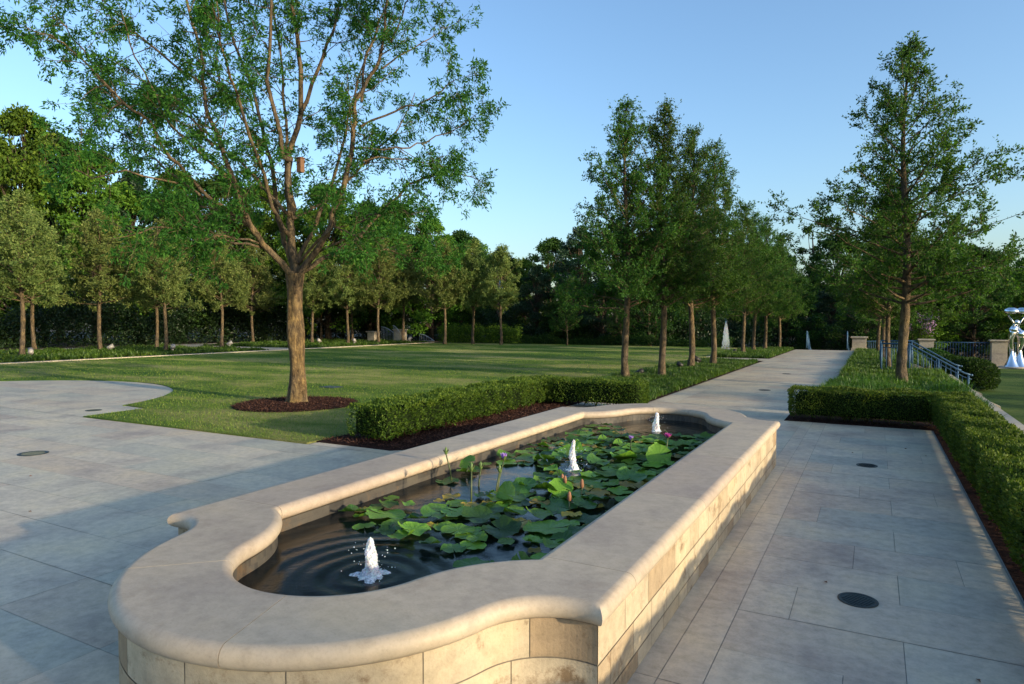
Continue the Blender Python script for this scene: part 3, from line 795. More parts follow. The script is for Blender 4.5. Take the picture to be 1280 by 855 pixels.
def elm(H,clear,Rm,r0,nprim,nsec,nter,lper,leafL,mat,power=1.12,elev0=22,elev1=62,bark='bark',name='elm_tree',lean=(0,0),base=.85):
    root=empty(name); tb=MB(); lf=Leafer(); bb=MB()
    zs=np.linspace(0,H*.97,15); ph=random.uniform(0,6)
    wob=np.stack([.05*np.sin(zs*.9+ph)+lean[0]*zs/H,.05*np.cos(zs*1.1+ph)+lean[1]*zs/H,zs],1); wob[0,:2]=0
    rad=r0*np.clip(1-zs/H,.02,1)**.8; rad[0]*=1.35
    fine=np.linspace(0,14,43); tp=np.stack([np.interp(fine,range(15),wob[:,k]) for k in range(3)],1); tr_=np.interp(fine,range(15),rad)*(1+rng.normal(0,.04,43)); tr_[0]*=1.0
    tb.tube(tp,tr_,10)
    tb.build('trunk',M[bark],root)
    for i in range(nprim):
        t=((i+.5)/nprim)**1.3
        z0=clear+t*(H-clear)*.93; az=i*2.39996+rng.normal(0,.3); el=R(elev0+(elev1-elev0)*t+rng.normal(0,6))
        rr=Rm*(1-t)**power*min(1,base+1.8*t)+.10
        L=rr/max(.35,math.cos(el))*rng.choice([rng.uniform(.7,1.05),rng.uniform(1.0,1.28)],p=[.82,.18]); L=min(L,rr*1.9)*(1+.25*t*rng.random()); lp=max(4,int(lper*(1.35-.75*t)))
        p0=np.array([np.interp(z0,zs,wob[:,0]),np.interp(z0,zs,wob[:,1]),z0])
        d=[math.cos(az)*math.cos(el),math.sin(az)*math.cos(el),math.sin(el)]
        pts,dd=curve(p0,d,L,6,.03,.07)
        rb=max(.006,.28*np.interp(z0,zs,rad)+.006)
        bb.tube(pts,taper(pts,rb,.003),5,cap=False)
        ns=max(3,int(nsec*(L/Rm)**.7))
        for k in range(ns):
            u=rng.uniform(.18,1.0); idx=u*6; i0=min(5,int(idx)); q=pts[i0]*(1-(idx-i0))+pts[i0+1]*(idx-i0)
            sd=unit(unit(pts[i0+1]-pts[i0])*.75+rng.normal(0,.62,3)+np.array([0,0,.15])); sl=(.22+.34*(1-u*.6))*L*rng.uniform(.6,1.1)*.75+.1
            sp,_=curve(q,sd,sl,3,.03,.10)
            bb.tube(sp,taper(sp,.006,.002),3,cap=False)
            lf.along(sp,lp,.035,sd,leafL)
            for m in range(nter):
                w=rng.uniform(.2,1); q2=sp[min(2,int(w*3))]*(1-(w*3%1))+sp[min(3,int(w*3)+1)]*(w*3%1)
                td=unit(sd*.6+rng.normal(0,.7,3)); tl=rng.uniform(.12,.32)
                tp2=np.array([q2,q2+td*tl*.5,q2+td*tl+np.array([0,0,.02])])
                bb.tube(tp2,[.003,.0025,.0015],3,cap=False)
                lf.along(tp2,lp,.028,td,leafL)
    bb.build('branches',M[bark],root)
    lf.build('crown',M[mat],root)
    return root

def place(proto,x,y,s=1,rz=None,used=set(),z=0,label=None,cat='tree',group=None):
    if proto.name in used: o=copy_tree(proto)
    else: o=proto; used.add(proto.name)
    o.location=(x,y,z); o.scale=((s,s,s) if np.isscalar(s) else s); o.rotation_euler=(0,0,random.uniform(0,6.28) if rz is None else rz)

    if label: o['label']=label
    o['category']=cat
    if group: o['group']=group
    elif 'group' in o: del o['group']
    return o
eA=elm(8.0,2.0,2.15,.105,64,11,4,15,.078,'elm_leaf',elev0=12)
eB=elm(8.0,2.0,2.0,.10,60,11,4,15,.078,'elm_leaf')
eC=elm(8.3,1.95,2.45,.12,80,11,4,15,.078,'elm_leaf',power=1.18,elev0=8,elev1=60)
g='elm trees along the garden path'
place(eA,-5.89,17.2,.95,label='slender elm tree nearest the pool, left of the path, its trunk just behind the hedge',group=g)
place(eB,-5.17,18.15,.96,label='second elm from the pool left of the path, uplight at its foot',group=g)
place(eA,-5.28,21.9,1.0,label='third elm from the pool left of the path',group=g)
place(eB,-5.05,24.23,1.0,label='fourth elm from the pool left of the path, in front of the tall fountain spray',group=g)
for (x,y),w in zip([(-5.47,33.0),(-5.42,35.8),(-5.1,37.4),(-4.7,40.0)],['first elm beyond the cross path left of the main path','second elm beyond the cross path left of the main path','third elm beyond the cross path left of the main path','last and farthest elm left of the path']):
    place(random.choice([eA,eB]),x,y,.90 if y<39 else .8,label=w,group=g)
place(eC,.58,17.87,1.0,rz=.6,label='tall spreading elm on the right rising from the grass behind the clipped hedge',group=g)
for (x,y,s),w in zip([(.42,24.6,.8),(.35,29.5,.8),(.2,35.5,.8)],['elm directly behind the tall right elm by the stair rail','second elm behind the tall right elm','farthest elm right of the path']):
    place(eB if y<30 else eA,x,y,s,label=w,group=g)
# the row beyond the lawn
rA=elm(7.1,2.4,1.85,.10,50,9,3,14,.12,'row_leaf',power=1.0,elev0=16,elev1=66,base=.75)
rB=elm(6.9,2.35,1.7,.095,48,9,3,14,.12,'row_leaf',power=.95,elev0=18,elev1=68,base=.72)
gr='olive green young trees in the row beyond the lawn'
row=[(-32.5,15.1,1.0,'leftmost front tree of the row beyond the lawn'),(-36.9,17.7,1.02,'olive tree just behind the leftmost one of the far row'),(-34.0,19.3,1.0,'second full olive tree from the left, standing alone in the groundcover'),
(-35.0,22.9,.95,'back tree of the third pair in the far row'),(-31.1,20.8,.92,'front tree of the third pair in the far row'),(-33.7,26.1,.97,'row tree just left of the side walk opening'),
(-37.6,31.6,.95,'row tree behind the big tree and left of its trunk'),(-32.9,32.5,.97,'first row tree right of the big tree trunk'),(-37.3,37.8,.95,'back row tree right of the big tree trunk'),
(-30.8,33.6,.97,'row tree left of the stone gate piers'),(-34.6,38.2,.95,'thin back row tree left of the stone gate piers'),(-29.0,34.6,1.0,'row tree standing before the left gate pier'),
(-29.6,38.0,1.05,'row tree beside the right gate pier'),(-25.5,37.2,1.0,'young tree at the end of the kerb past the gate piers'),(-24.3,38.9,1.0,'wispy young tree behind the end of the kerb'),(-21.9,38.6,.95,'lone pale young tree at the back of the lawn below the utility pole'),
]
for i,(x,y,s,l) in enumerate(row): place(rA if i%2==0 else rB,x,y,(s*1.08,s*1.08,s),label=l,group=gr)
yA=elm(4.6,.9,1.15,.05,34,7,3,9,.09,'big_leaf',power=.9,name='young_tree')
place(yA,-17.4,39.3,.95,label='small bright green young tree alone at the back of the lawn',group=None)
place(yA,-14.5,41.4,.8,label='small dark young tree left of the elm group at the lawn back',group=None)

# big tree with vase of limbs -------------------------------------------------
BT=(-9.73,9.19)
bt=empty('shade_tree',(BT[0],BT[1],0)); tag(bt,'large open crowned shade tree with forked limbs in a mulch ring on the lawn','tree')
# local frame: lateral axis along the picture's right, depth axis away; metres
S=1/65.
cyw,syw=math.cos(R(28.62)),math.sin(R(28.62))
def W3(lat,dep,z): return np.array([lat*cyw-dep*syw,lat*syw+dep*cyw,z])
tb=MB()
tz=np.linspace(0,2.5,26); tlat=[.0+.02*math.sin(z*2.4) for z in tz]
rad=[.160-.010*z+ .055*math.exp(-z*9)+.008*math.sin(z*6)+(.03*max(0,z-2.25)/.25) for z in tz]
nT=30; v=[]
for z,l,r in zip(tz,tlat,rad):
    for j in range(nT):
        a=2*PI*j/nT; rr=r*(1+.06*math.sin(4*a+z*1.9)+.05*math.sin(7*a-z*2.6)+.07*math.sin(2*a+z*4.1)+.035*math.sin(11*a+z*.8)+.10*math.exp(-z*7)*math.sin(5*a)+random.uniform(-.015,.015))
        p=W3(l,0,0)+np.array([rr*math.cos(a),rr*math.sin(a),z]); v.append(p)
tb.add(v,[(i*nT+j,i*nT+(j+1)%nT,(i+1)*nT+(j+1)%nT,(i+1)*nT+j) for i in range(25) for j in range(nT)],.5,True)
tb.build('trunk',M['bark_big'],bt)
# limbs: lists of (lateral, height) read as a tree, plus depth sweep
def LM(px,dep0,dep1,r0,r1):
    n=len(px); pts=[]
    for i,(x,y) in enumerate(px):
        t=i/(n-1); dep=dep0+(dep1-dep0)*t; k=(12.8+dep)/12.8
        pts.append(W3((x-371)*S*k*(1-.10*t),dep,1.6+(401-y)*S*k))
    pts=np.array(pts)
    # densify with slight wander
    out=[pts[0]]
    for a,b in zip(pts[:-1],pts[1:]):
        m=3
        for q in range(1,m+1): out.append(a+(b-a)*q/m+(rng.normal(0,.018,3) if q<m else 0))
    out=np.array(out); return out,np.linspace(1,0,len(out))**.8*(r0*.8-r1)+r1
limbs=[
 LM([(372,350),(371,341),(365,297),(365,269),(362,243),(362,203),(360,195),(376,146),(376,91),(370,45),(365,0),(362,-60)],0,.3,.105,.02),
 LM([(362,203),(359,198),(344,106),(353,61),(360,0),(372,-50)],0.05,-.9,.06,.012),
 LM([(376,146),(395,91),(411,46),(420,0),(432,-50)],.15,1.0,.05,.01),
 LM([(365,269),(357,248),(352,203),(349,180),(340,100),(320,0),(312,-40)],.0,1.2,.055,.012),
 LM([(370,345),(364,334),(350,304),(336,257),(329,215),(315,180),(300,130),(268,60),(250,0),(240,-40)],0,1.5,.075,.012),
 LM([(370,347),(366,341),(343,313),(326,288),(314,264),(305,222),(294,185),(277,139),(277,90),(256,0),(250,-40)],0,-1.3,.085,.012),
 LM([(326,288),(298,266),(275,248),(251,220),(225,188),(210,154),(184,136),(153,103),(115,67),(95,50)],-.2,-1.9,.05,.007),
 LM([(275,248),(235,225),(200,205),(170,190),(130,170),(100,165)],-.8,.8,.03,.006),
 LM([(277,115),(230,85),(174,46),(140,20),(110,0)],-.6,-.2,.03,.006),
 LM([(366,271),(333,245),(315,229),(287,206),(252,189),(215,150),(170,120),(120,110),(80,105)],0,2.2,.045,.006),
 LM([(374,347),(378,341),(399,316),(415,292),(427,260),(443,222),(454,180),(459,158),(461,131),(491,91),(503,61),(514,0),(520,-40)],0,-.6,.085,.012),
 LM([(461,131),(461,82),(470,55),(485,0),(490,-40)],-.3,.9,.035,.008),
 LM([(368,274),(371,271),(390,257),(418,231),(446,201),(480,165),(500,120)],0,1.8,.045,.007),
 LM([(459,166),(464,161),(512,143),(561,128),(590,112),(616,103)],-.3,-.7,.032,.005),
 LM([(449,200),(494,201),(540,207),(575,215)],-.3,.9,.022,.004),
 LM([(452,188),(488,190),(512,188),(543,182),(592,161),(620,144)],-.3,.2,.026,.004),
 LM([(380,340),(399,325),(418,313),(443,299),(474,262),(497,238),(520,224),(560,215),(590,222)],0,1.4,.06,.005),
 LM([(343,313),(322,300),(294,295),(270,300),(240,310)],-.1,-1.5,.03,.005),
 LM([(336,257),(300,240),(270,250),(235,265),(200,270)],.4,2.0,.03,.005),
 LM([(365,297),(352,260),(345,200),(330,120),(320,60),(330,10)],0,-2.2,.05,.008),
 LM([(372,330),(385,290),(400,230),(410,170),(420,100),(440,40)],0,2.4,.055,.008),
 LM([(376,330),(410,300),(440,285),(470,290),(500,300)],0,-1.6,.035,.005),
 LM([(305,222),(270,190),(240,160),(215,110),(190,60),(180,20)],-.8,-1.6,.03,.006),
 LM([(294,185),(255,150),(225,140),(190,150),(150,160)],-1.0,.3,.028,.005),
 LM([(315,180),(280,150),(245,110),(215,60),(205,10)],.8,2.4,.03,.006),
 LM([(491,91),(520,70),(545,55),(565,40)],-.5,.6,.02,.004),
 LM([(326,288),(290,275),(255,262),(215,255),(175,235)],-.2,.9,.03,.005),
 LM([(343,313),(310,305),(275,285),(235,285),(195,300)],-.1,-2.6,.03,.005),
 LM([(399,325),(430,318),(465,312),(495,325),(520,330)],.2,2.6,.03,.005),
 LM([(399,316),(440,300),(480,270),(530,262),(570,270)],.0,-1.2,.03,.005),
 LM([(252,189),(200,160),(150,140),(100,135),(60,130)],1.6,2.4,.02,.005),
 LM([(184,136),(140,85),(95,40),(60,20)],-1.2,-.8,.02,.005),
 LM([(250,231),(190,215),(150,225),(115,205)],-1.0,-2.2,.022,.005),
 LM([(503,61),(525,30),(545,5),(555,-20)],-.55,-1.0,.02,.004),
]
bb=MB(); lf=Leafer()
for pts,rd in limbs: bb.tube(pts,rd,8,cap=True)
def tuft(p,d,n,L=.092):
    # drooping leaflets fanned round a twig tip
    c=p+rng.normal(0,.047,(n,3)); dd=unit(d*.5+rng.normal(0,.7,(n,3))+np.array([0,0,-.35]))
    lf.c.append(c); lf.d.append(dd); lf.L.append(np.full(n,L)*rng.uniform(.7,1.2,n))
for li,(pts,rd) in enumerate(limbs):
    seg=np.linalg.norm(np.diff(pts,axis=0),axis=1); tot=seg.sum()
    nb=int(tot*5.0)
    for k in range(nb):
        u=rng.uniform(.16,1.0)**.62; idx=u*(len(pts)-1); i0=min(len(pts)-2,int(idx)); f_=idx-i0
        q=pts[i0]*(1-f_)+pts[i0+1]*f_; rr=np.interp(idx,range(len(pts)),rd)
        if q[2]<2.9 : continue
        if rr>.055: continue
        ax=unit(pts[i0+1]-pts[i0])
        # keep the inside of the vase fairly open
        d=unit(ax*.6+rng.normal(0,.75,3)+np.array([q[0],q[1],0])*.10)
        L=rng.uniform(.35,1.0)*(1.1-.35*u)
        sp,d2=curve(q,d,L,4,-.02,.13)
        bb.tube(sp,taper(sp,min(.012,rr*.6),.003),4,cap=False)
        nt_=int(3+L*4)
        for m in range(nt_):
            w=rng.uniform(.45,1.0)*4; i1=min(3,int(w)); q2=sp[i1]*(1-(w-i1))+sp[i1+1]*(w-i1)
            td=unit(d2*.6+rng.normal(0,.7,3)); tl=rng.uniform(.12,.35)
            e=q2+td*tl; bb.tube(np.array([q2,q2+td*tl*.55+np.array([0,0,.015]),e]),[.004,.003,.002],3,cap=False)
            tuft(e,td,28); 
            if tl>.27: tuft(q2+td*tl*.5,td,8)
bb.build('branches',M['bark'],bt)
lf.build('crown',M['big_leaf'],bt,aspect=.30)
# little wooden box hung in the fork
bx=empty('bird_house',(BT[0]+.10,BT[1]+.06,4.42)); tag(bx,'small reddish brown wooden box mounted high on the big tree fork','bird house')
mb=MB(); mb.box(-.05,.05,-.05,.05,0,.26,bev=.004); mb.build('body',M['wood_box'],bx)
mb=MB(); mb.box(-.065,.065,-.07,.06,.262,.28,bev=.003); mb.build('roof',M['wood_box'],bx)
MB().lathe([(.0165,0),(.0165,.003),(.001,.003)],12).build('entrance_hole',M['black'],bx)
h=[o for o in bpy.data.objects if o.parent==bx and o.name.startswith('entrance')][0]; h.rotation_euler=(PI/2,0,0); h.location=(0,-.051,.18)

# uplights ------------------------------------------------------------------
def uplight(x,y,label,mat='black',s=1):
    r=empty('tree_uplight',(x,y,0),random.uniform(0,6)); r.scale=(s,s,s); tag(r,label,'spotlight','ground spotlights at tree feet')
    MB().box(-.03,.03,-.03,.03,0,.12).build('stake',M[mat],r)
    b=MB().tube([(0,-.09,.13),(0,.09,.22)],[.06,.07],12).build('lamp_housing',M[mat],r)
uplight(-5.75,18.0,'black ground spotlight at the foot of the second elm left of path')
uplight(-5.55,24.0,'black ground spotlight at the foot of the fourth elm left of path',s=1.3)
uplight(-5.55,21.6,'black ground spotlight beside the third elm left of path')
uplight(-5.85,32.8,'dark ground spotlight beside the first elm beyond the cross path')
uplight(-32.2,15.3,'pale ground spotlight by the leftmost tree of the far row','fixture',1.6)
uplight(-33.7,19.6,'pale ground spotlight by the second full tree of the far row','fixture',1.6)
uplight(-30.8,21.0,'pale ground spotlight by the front tree of the third pair','fixture',1.6)
uplight(-33.4,26.4,'pale ground spotlight by the tree left of the side walk','fixture',1.6)
uplight(-32.6,32.8,'pale ground spotlight by the first tree right of the big trunk','fixture',1.6)
uplight(-30.5,33.9,'pale ground spotlight by the tree left of the gate piers','fixture',1.6)
uplight(-29.2,38.2,'pale ground spotlight by the tree next to the right gate pier','fixture',1.8)

# ------------------------------------------------------------------ background woodland
def woodtree(H,Rm,z0,ncl,nleaf,leafL,mat,name='woodland_tree',gap=1.0,pointy=1.0,bark='bark_dark'):
    root=empty(name); tb=MB(); bb=MB(); lf=Leafer()
    pts,_=curve((0,0,0),(0,0,1),H*.88,8,.05,.04); pts[:,2]=np.linspace(0,H*.88,9); tb.tube(pts,taper(pts,.045*Rm+.09,.03),8); 
    tb.build('trunk',M[bark],root)
    for i in range(ncl):
        t=rng.random()**.8; z=z0+t*(H-z0)*.95
        env=Rm*math.sin(PI*min(1,(.18+.82*t)**pointy))**.6 if t<.98 else .2
        r=env*math.sqrt(rng.uniform(.12,1)); a=rng.uniform(0,2*PI)
        c=np.array([r*math.cos(a),r*math.sin(a),z]); cs=rng.uniform(.45,.95)*(Rm/3.6)*(1-.35*t)*gap
        k=np.interp(z*.7,pts[:,2],np.arange(9)); b0=pts[min(8,int(k))]
        bp,_=curve(b0,c-b0,np.linalg.norm(c-b0),4,.0,.05); bb.tube(bp,taper(bp,.05,.012),4,cap=False)
        n=int(nleaf/ncl); dv=unit(rng.normal(size=(n,3))); rr=cs*rng.uniform(.35,1.12,n)[:,None]
        p=c+dv*rr*np.array([1.15,1.15,.72])
        lf.c.append(p); lf.d.append(unit(dv*.5+rng.normal(0,.6,(n,3))+np.array([0,0,-.15]))); lf.L.append(np.full(n,leafL)*rng.uniform(.7,1.3,n))
    bb.build('branches',M[bark],root); lf.build('crown',M[mat],root,aspect=.6)
    return root
wA=woodtree(13,3.9,1.2,95,20000,.22,'wood_leaf_a')
wB=woodtree(12,4.0,.8,90,20000,.22,'wood_leaf_b')
wC=woodtree(12,3.0,.8,90,16000,.20,'wood_leaf_c',pointy=.8)
wD=woodtree(10,3.6,1.5,42,7000,.20,'wood_leaf_a',gap=.8)
forest=[(-61.0,23.7,16.7),(-56.0,24.1,15.2),(-51.5,24.3,16.1),(-53.8,27.6,15.8),(-48.4,27.2,13.5),(-48.8,30.3,12.8),(-47.7,33.2,13.2),(-43.0,33.5,12.6),(-43.6,37.8,12.6),(-37.4,38.6,12.0),(-36.1,41.9,11.2),(-35.3,44.3,11.4),(-31.5,44.1,9.7),(-30.5,46.9,9.1),(-31.9,51.0,8.9),(-28.7,50.4,8.1),(-28.7,55.0,7.8),(-23.9,50.8,9.1),(-19.5,46.4,9.2),(-19.1,53.4,10.4),(-17.3,58.9,10.3),(-14.2,60.7,11.1),(-11.4,64.5,9.9),(-8.5,63.8,8.9),(-5.2,65.6,11.6),(-2.7,64.7,9.7),(-0.2,63.7,8.4),(2.9,67.7,9.4),(5.6,69.2,9.0),(7.0,65.3,8.2),(9.0,68.7,7.7),(11.2,67.7,6.9),(13.6,66.7,7.3)]
gw='woodland trees behind the garden'
wn=0
def wood(x,y,h,kind,label,wide=1.0):
    base={'A':(wA,13),'B':(wB,12),'C':(wC,12),'D':(wD,10)}[kind]
    s=h/base[1]; sw=max(.62,min(1.15,s*1.05))*wide
    place(base[0],x,y,(sw,sw,s),z=-.3 if x<-30 else -.9,label=label,group=gw)
kn={'A':'dark green broadleaf woodland tree','B':'bright green broadleaf woodland tree','C':'narrow bluish green woodland tree','D':'open airy woodland tree'}
seq='AABABCBABBABBABABACCABCADACABABABA'
for i,((x,y,h),k) in enumerate(zip(forest,seq)):
    side='behind the far left end of the lawn' if x<-45 else 'behind the big tree and gate piers' if x<-29 else 'behind the back of the lawn' if x<-18 else 'behind the path elms' if x<-6 else 'beyond the end of the path' if x<2 else 'behind the fence on the right'
    wood(x,y,h+.6,k,kn[k]+' '+side)
# second rank closing the gaps lower down
for i in range(30):
    t=i/29; x=-66+t*92; y=33+ (t**.6)*46 if x<-10 else 76
    hh=(11.5-8*t if t<.5 else 7.0)
    wood(x+random.uniform(-1,1),y+random.uniform(-1,1),max(6.2,hh)+random.uniform(-.5,.5),'ABC'[i%3],'dark rear rank woodland tree glimpsed between the nearer crowns',1.15)
# nearer lower trees
for (x,y,h,k,l) in [(-22.2,44.6,6.8,'C','dark tree behind the lone pale young tree'),(-19.0,44.0,5.5,'A','low dark tree at the back of the lawn right of the pole'),(-13.4,44.0,8.6,'A','broad dark tree left of and behind the path elms'),(-10.5,46.5,8.4,'C','bluish tree behind the path elms'),(-16.2,42.8,5.0,'C','low bluish tree behind the bright young tree'),
   (2.4,48.5,5.6,'B','bright small tree behind the fence piers'),(5.3,49.0,5.8,'A','dark small tree behind the fence right of the stair'),(8.2,50.5,5.8,'B','bright small tree behind the chrome sculpture'),(-.4,46.5,5.9,'A','dark small tree just beyond the path end pier'),(11,52,6.2,'A','dark tree at the right edge behind the sculpture'),(-2.6,50.5,5.0,'C','dark narrow tree closing the view past the path'),(-5.2,48.0,6.0,'A','dark tree past the path end on its left'),(4.0,57.5,7.6,'B','bright broad tree farther behind the fence'),(9.5,58.5,7.2,'B','bright broad tree farther behind the sculpture')]:
    wood(x,y,h,k,l)
for (x,y,h,k) in [(15,-3.5,8.2,'B'),(24,-3.5,8.0,'D'),(27,11.5,8,'D'),(34,22,8.5,'D')]:  # unseen trees, added out of view to shade the terrace and dapple the lawn
    wood(x,y,h,k,'unseen tree added on the lower lawn far to the right to cast shade')
# understory and tall clipped evergreen screen
def mass(name,pathpts,h,w,dens,L,label,mat='shrub_leaf',z=0):
    C=[]
    pts=np.array(pathpts,float)
    for a,b in zip(pts[:-1],pts[1:]):
        ln=np.linalg.norm(b-a); n=int(ln*h*dens); t=rng.random(n)[:,None]; p=a+(b-a)*t; nrm=np.array([-(b-a)[1],(b-a)[0]])/ln
        hh=h*(.74+.26*np.sin(t[:,0]*ln*1.1)+.16*np.sin(t[:,0]*ln*2.9+1)+rng.normal(0,.07,n)); zz=rng.random(n)**.8*hh
        off=rng.normal(0,.33,n)*w*(1-.4*zz/hh)
        C.append(np.column_stack([p+nrm*off[:,None],zz+z]))
    C=np.concatenate(C); n=len(C); v,q=leaves(C,rng.normal(size=(n,3)),rng.uniform(.7,1.3,n)*L,rng.uniform(.7,1.3,n)*L*.6)
    o=mesh_np(name,v,q,np.clip(rng.normal(.45,.22,n),0,1),M[mat]); tag(o,label,'undergrowth',kind='stuff')
mass('woodland_undergrowth',[(-47,6),(-45,16),(-44,24),(-42.5,32),(-39,40),(-34,45)],3.7,2.4,420,.17,'dense dark evergreen undergrowth behind the row of trees on the left')
mass('woodland_undergrowth',[(-34,45),(-27,45.5),(-20,44),(-12,45),(-6,47),(-2,54),(4,52)],3.0,2.2,330,.17,'dark shrubs and saplings along the back of the lawn',z=-.6)
mass('woodland_undergrowth',[(4,52),(8,50),(13,50.5),(20,51)],3.0,2.4,330,.17,'dark shrubs behind the iron fence on the right',z=-.9)
mass('low_hedge_row',[(-22,41.3),(-15,41.4),(-7.5,41.4)],.62,.6,1400,.08,'low dark clipped hedge line at the back of the lawn',mat='wood_leaf_a')
mass('low_shrubs',[(-28,40.2),(-25.5,40.6),(-23.5,40.8),(-21.6,40.8)],1.3,.9,700,.11,'bright low shrubs by the end of the left kerb',mat='wood_leaf_b')

# crape myrtle with pale violet flowers behind the fence
cm=empty('flowering_shrub',(2.3,46.9,-.9)); tag(cm,'shrub with pale violet blossom just behind the iron fence','shrub')
bb=MB(); lf=Leafer(); fl=Leafer()
for k in range(9):
    a=random.uniform(0,6.28); p,_=curve((random.uniform(-.2,.2),random.uniform(-.2,.2),0),(math.cos(a)*.35,math.sin(a)*.35,1),random.uniform(2.2,3.1),5,.0,.08); bb.tube(p,taper(p,.03,.008),5)
    lf.along(p[2:],260,.22,np.array([0,0,1.]),.09); fl.along(p[-2:],70,.12,np.array([0,0,1.]),.07)
bb.build('stems',M['bark'],cm); lf.build('foliage',M['wood_leaf_b'],cm); fl.build('blossom',M['blossom'],cm,aspect=.8)

# ------------------------------------------------------------------ right side: piers, fence, stair, balls, sculpture
def pier(x,y,z0,z1,w,label,cat='pier',grp='stone fence piers'):
    r=empty('stone_pier',(x,y,z0)); tag(r,label,cat,grp); h=z1-z0; a=w/2
    mb=MB(); zz=.16
    k=0
    while zz<h-.13:
        ze=min(h-.12,zz+.3); mb.box(-a,a,-a,a,zz+.002,ze-.002,random.random(),.006); zz=ze
    mb.build('shaft',M['pier'],r)
    MB().box(-a-.05,a+.05,-a-.05,a+.05,0,.16,.6,.01).build('plinth',M['pier'],r)
    mb=MB(); mb.box(-a-.03,a+.03,-a-.03,a+.03,h-.118,h-.075,.5,.008); mb.box(-a-.08,a+.08,-a-.08,a+.08,h-.073,h,.7,.015); mb.build('capital',M['pier'],r)
pier(-.72,41.2,-.05,.73,.68,'low stone pier at the right end of the path')
pier(2.62,44.75,-.95,.56,.70,'stone fence pier left of the clipped shrub mounds')
pier(6.0,44.75,-.95,.55,.70,'stone fence pier just left of the chrome sculpture')
pier(10.6,44.75,-.95,.55,.70,'stone fence pier at the right picture edge beyond the sculpture')
def fence(xa,ya,xb,yb,z0,zt,label,sp=.13):
    r=empty('iron_fence',(xa,ya,z0)); tag(r,label,'fence','blue grey iron fence panels')
    d=np.array([xb-xa,yb-ya,0]); L=np.linalg.norm(d); d/=L; h=zt-z0
    mb=MB(); mb.tube([(0,0,h-.03),tuple(d*L+np.array([0,0,h-.03]))],.025,6); mb.build('top_rail',M['rail'],r)
    mb=MB(); mb.tube([(0,0,.12),tuple(d*L+np.array([0,0,.12]))],.018,6); mb.build('bottom_rail',M['rail'],r)
    n=int(L/sp); base=None
    for i in range(1,n):
        p=d*(L*i/n)
        if base is None: base=MB().tube([(0,0,.05),(0,0,h-.02)],.011,5).build('picket',M['rail'],r,tuple(p))
        else:
            c=base.copy(); COL.objects.link(c); c.location=tuple(p)
fence(-.38,41.6,2.27,44.75,-.35,.50,'iron picket fence between the path end pier and the next pier')
fence(2.97,44.75,5.65,44.75,-.85,.42,'iron picket fence panel between the two piers left of the sculpture')
fence(6.35,44.75,10.2,44.75,-.85,.42,'iron picket fence panel behind the chrome sculpture')
o=MB().box(1.9,12,44.3,45.2,-.97,-.80,.5,.02).build('fence_plinth',M['pier']); tag(o,'low stone ledge running under the iron fence','plinth')
o=MB().box(2.3,12,43.0,44.28,-.97,-.885,.6,.01).build('stone_terrace',M['pier']); tag(o,kind='structure')
# stair going down to the lower lawn
st=empty('garden_stair',(1.2,25.25,-.95)); tag(st,'pale stone steps descending right to the lower lawn between two rails','stair')
mb=MB()
for k in range(6):
    mb.box(k*.3-.02,(k+1)*.3,-1.75,1.75,0,.95-.158*(k+1)+.0,random.random(),.008)
mb.build('steps',M['pier'],st)
for s in (-1.9,1.85):
    v=[(0,s-.12,0),(2.0,s-.12,0),(2.0,s-.12,.1),(.1,s-.12,1.02),(0,s-.12,1.02)]; v=v+[(a,b+.26,c) for a,b,c in v]
    MB().add(v,[(0,1,2,3,4),(9,8,7,6,5),(0,5,6,1),(1,6,7,2),(2,7,8,3),(3,8,9,4)],.6).build('side_wall',M['pier'],st)
def stair_rail(x0,y,path,posts,label,ydir=False,pick=.14,drop=.0):
    """path: (along, z of handrail) ; second rail .12 lower; pickets to ground line z-.9"""
    r=empty('stair_handrail',(x0,y,0)); tag(r,label,'handrail','blue metal handrails')
    f=(lambda a,z:(0,a,z)) if ydir else (lambda a,z:(a,0,z))
    al=[p[0] for p in path]; zl=[p[1] for p in path]
    zat=lambda a: float(np.interp(a,al,zl))
    MB().tube([f(a,z) for a,z in path],.024,8).build('handrail',M['rail'],r)
    MB().tube([f(a,z-.12) for a,z in path],.014,6).build('lower_rail',M['rail'],r)
    for a in posts:
        p=f(a,0); MB().tube([(p[0],p[1],zat(a)-.93),(p[0],p[1],zat(a)+.0)],.028,8).build('post',M['rail'],r)
    MB().lathe([(.001,-.03),(.03,-.015),(.035,.01),(.02,.035),(.001,.04)],10,f(al[-1],zl[-1])).build('end_scroll',M['rail'],r)
    a=al[0]+pick
    b=None
    while a<al[-1]-.05:
        p=f(a,0); zz=zat(a)
        MB().tube([(p[0],p[1],zz-.80),(p[0],p[1],zz-.13)],.010,5).build('picket',M['rail'],r); a+=pick
stair_rail(.2,23.55,[(0,.90),(.75,.89),(2.15,.06),(2.33,.0)],[0,.75,1.5,2.25],'nearer blue metal handrail stepping down beside the stair')
stair_rail(.2,26.95,[(0,.90),(.95,.89),(2.2,.12),(2.4,.06)],[0,.95,2.3],'farther blue metal handrail stepping down beside the stair')
# rails down at the end of the path (stair descends away)
stair_rail(-3.28,40.0,[(0,1.02),(.5,1.0),(2.6,.0),(3.0,-.1)],[0,1.3,2.8],'blue handrail seen end on at the left of the path end',True)
stair_rail(-1.28,40.0,[(0,1.02),(.5,1.0),(2.6,.0),(3.0,-.1)],[0,1.3,2.8],'blue handrail seen end on at the right of the path end',True)
es=empty('path_end_stair',(-2.3,40.15,-.95)); tag(es,'stone steps descending away at the far end of the path','stair')
mb=MB()
for k in range(6): mb.box(-1.5,1.5,k*.32,(k+1)*.32,0,.93-.155*(k+1),random.random(),.008)
mb.build('steps',M['pier'],es)

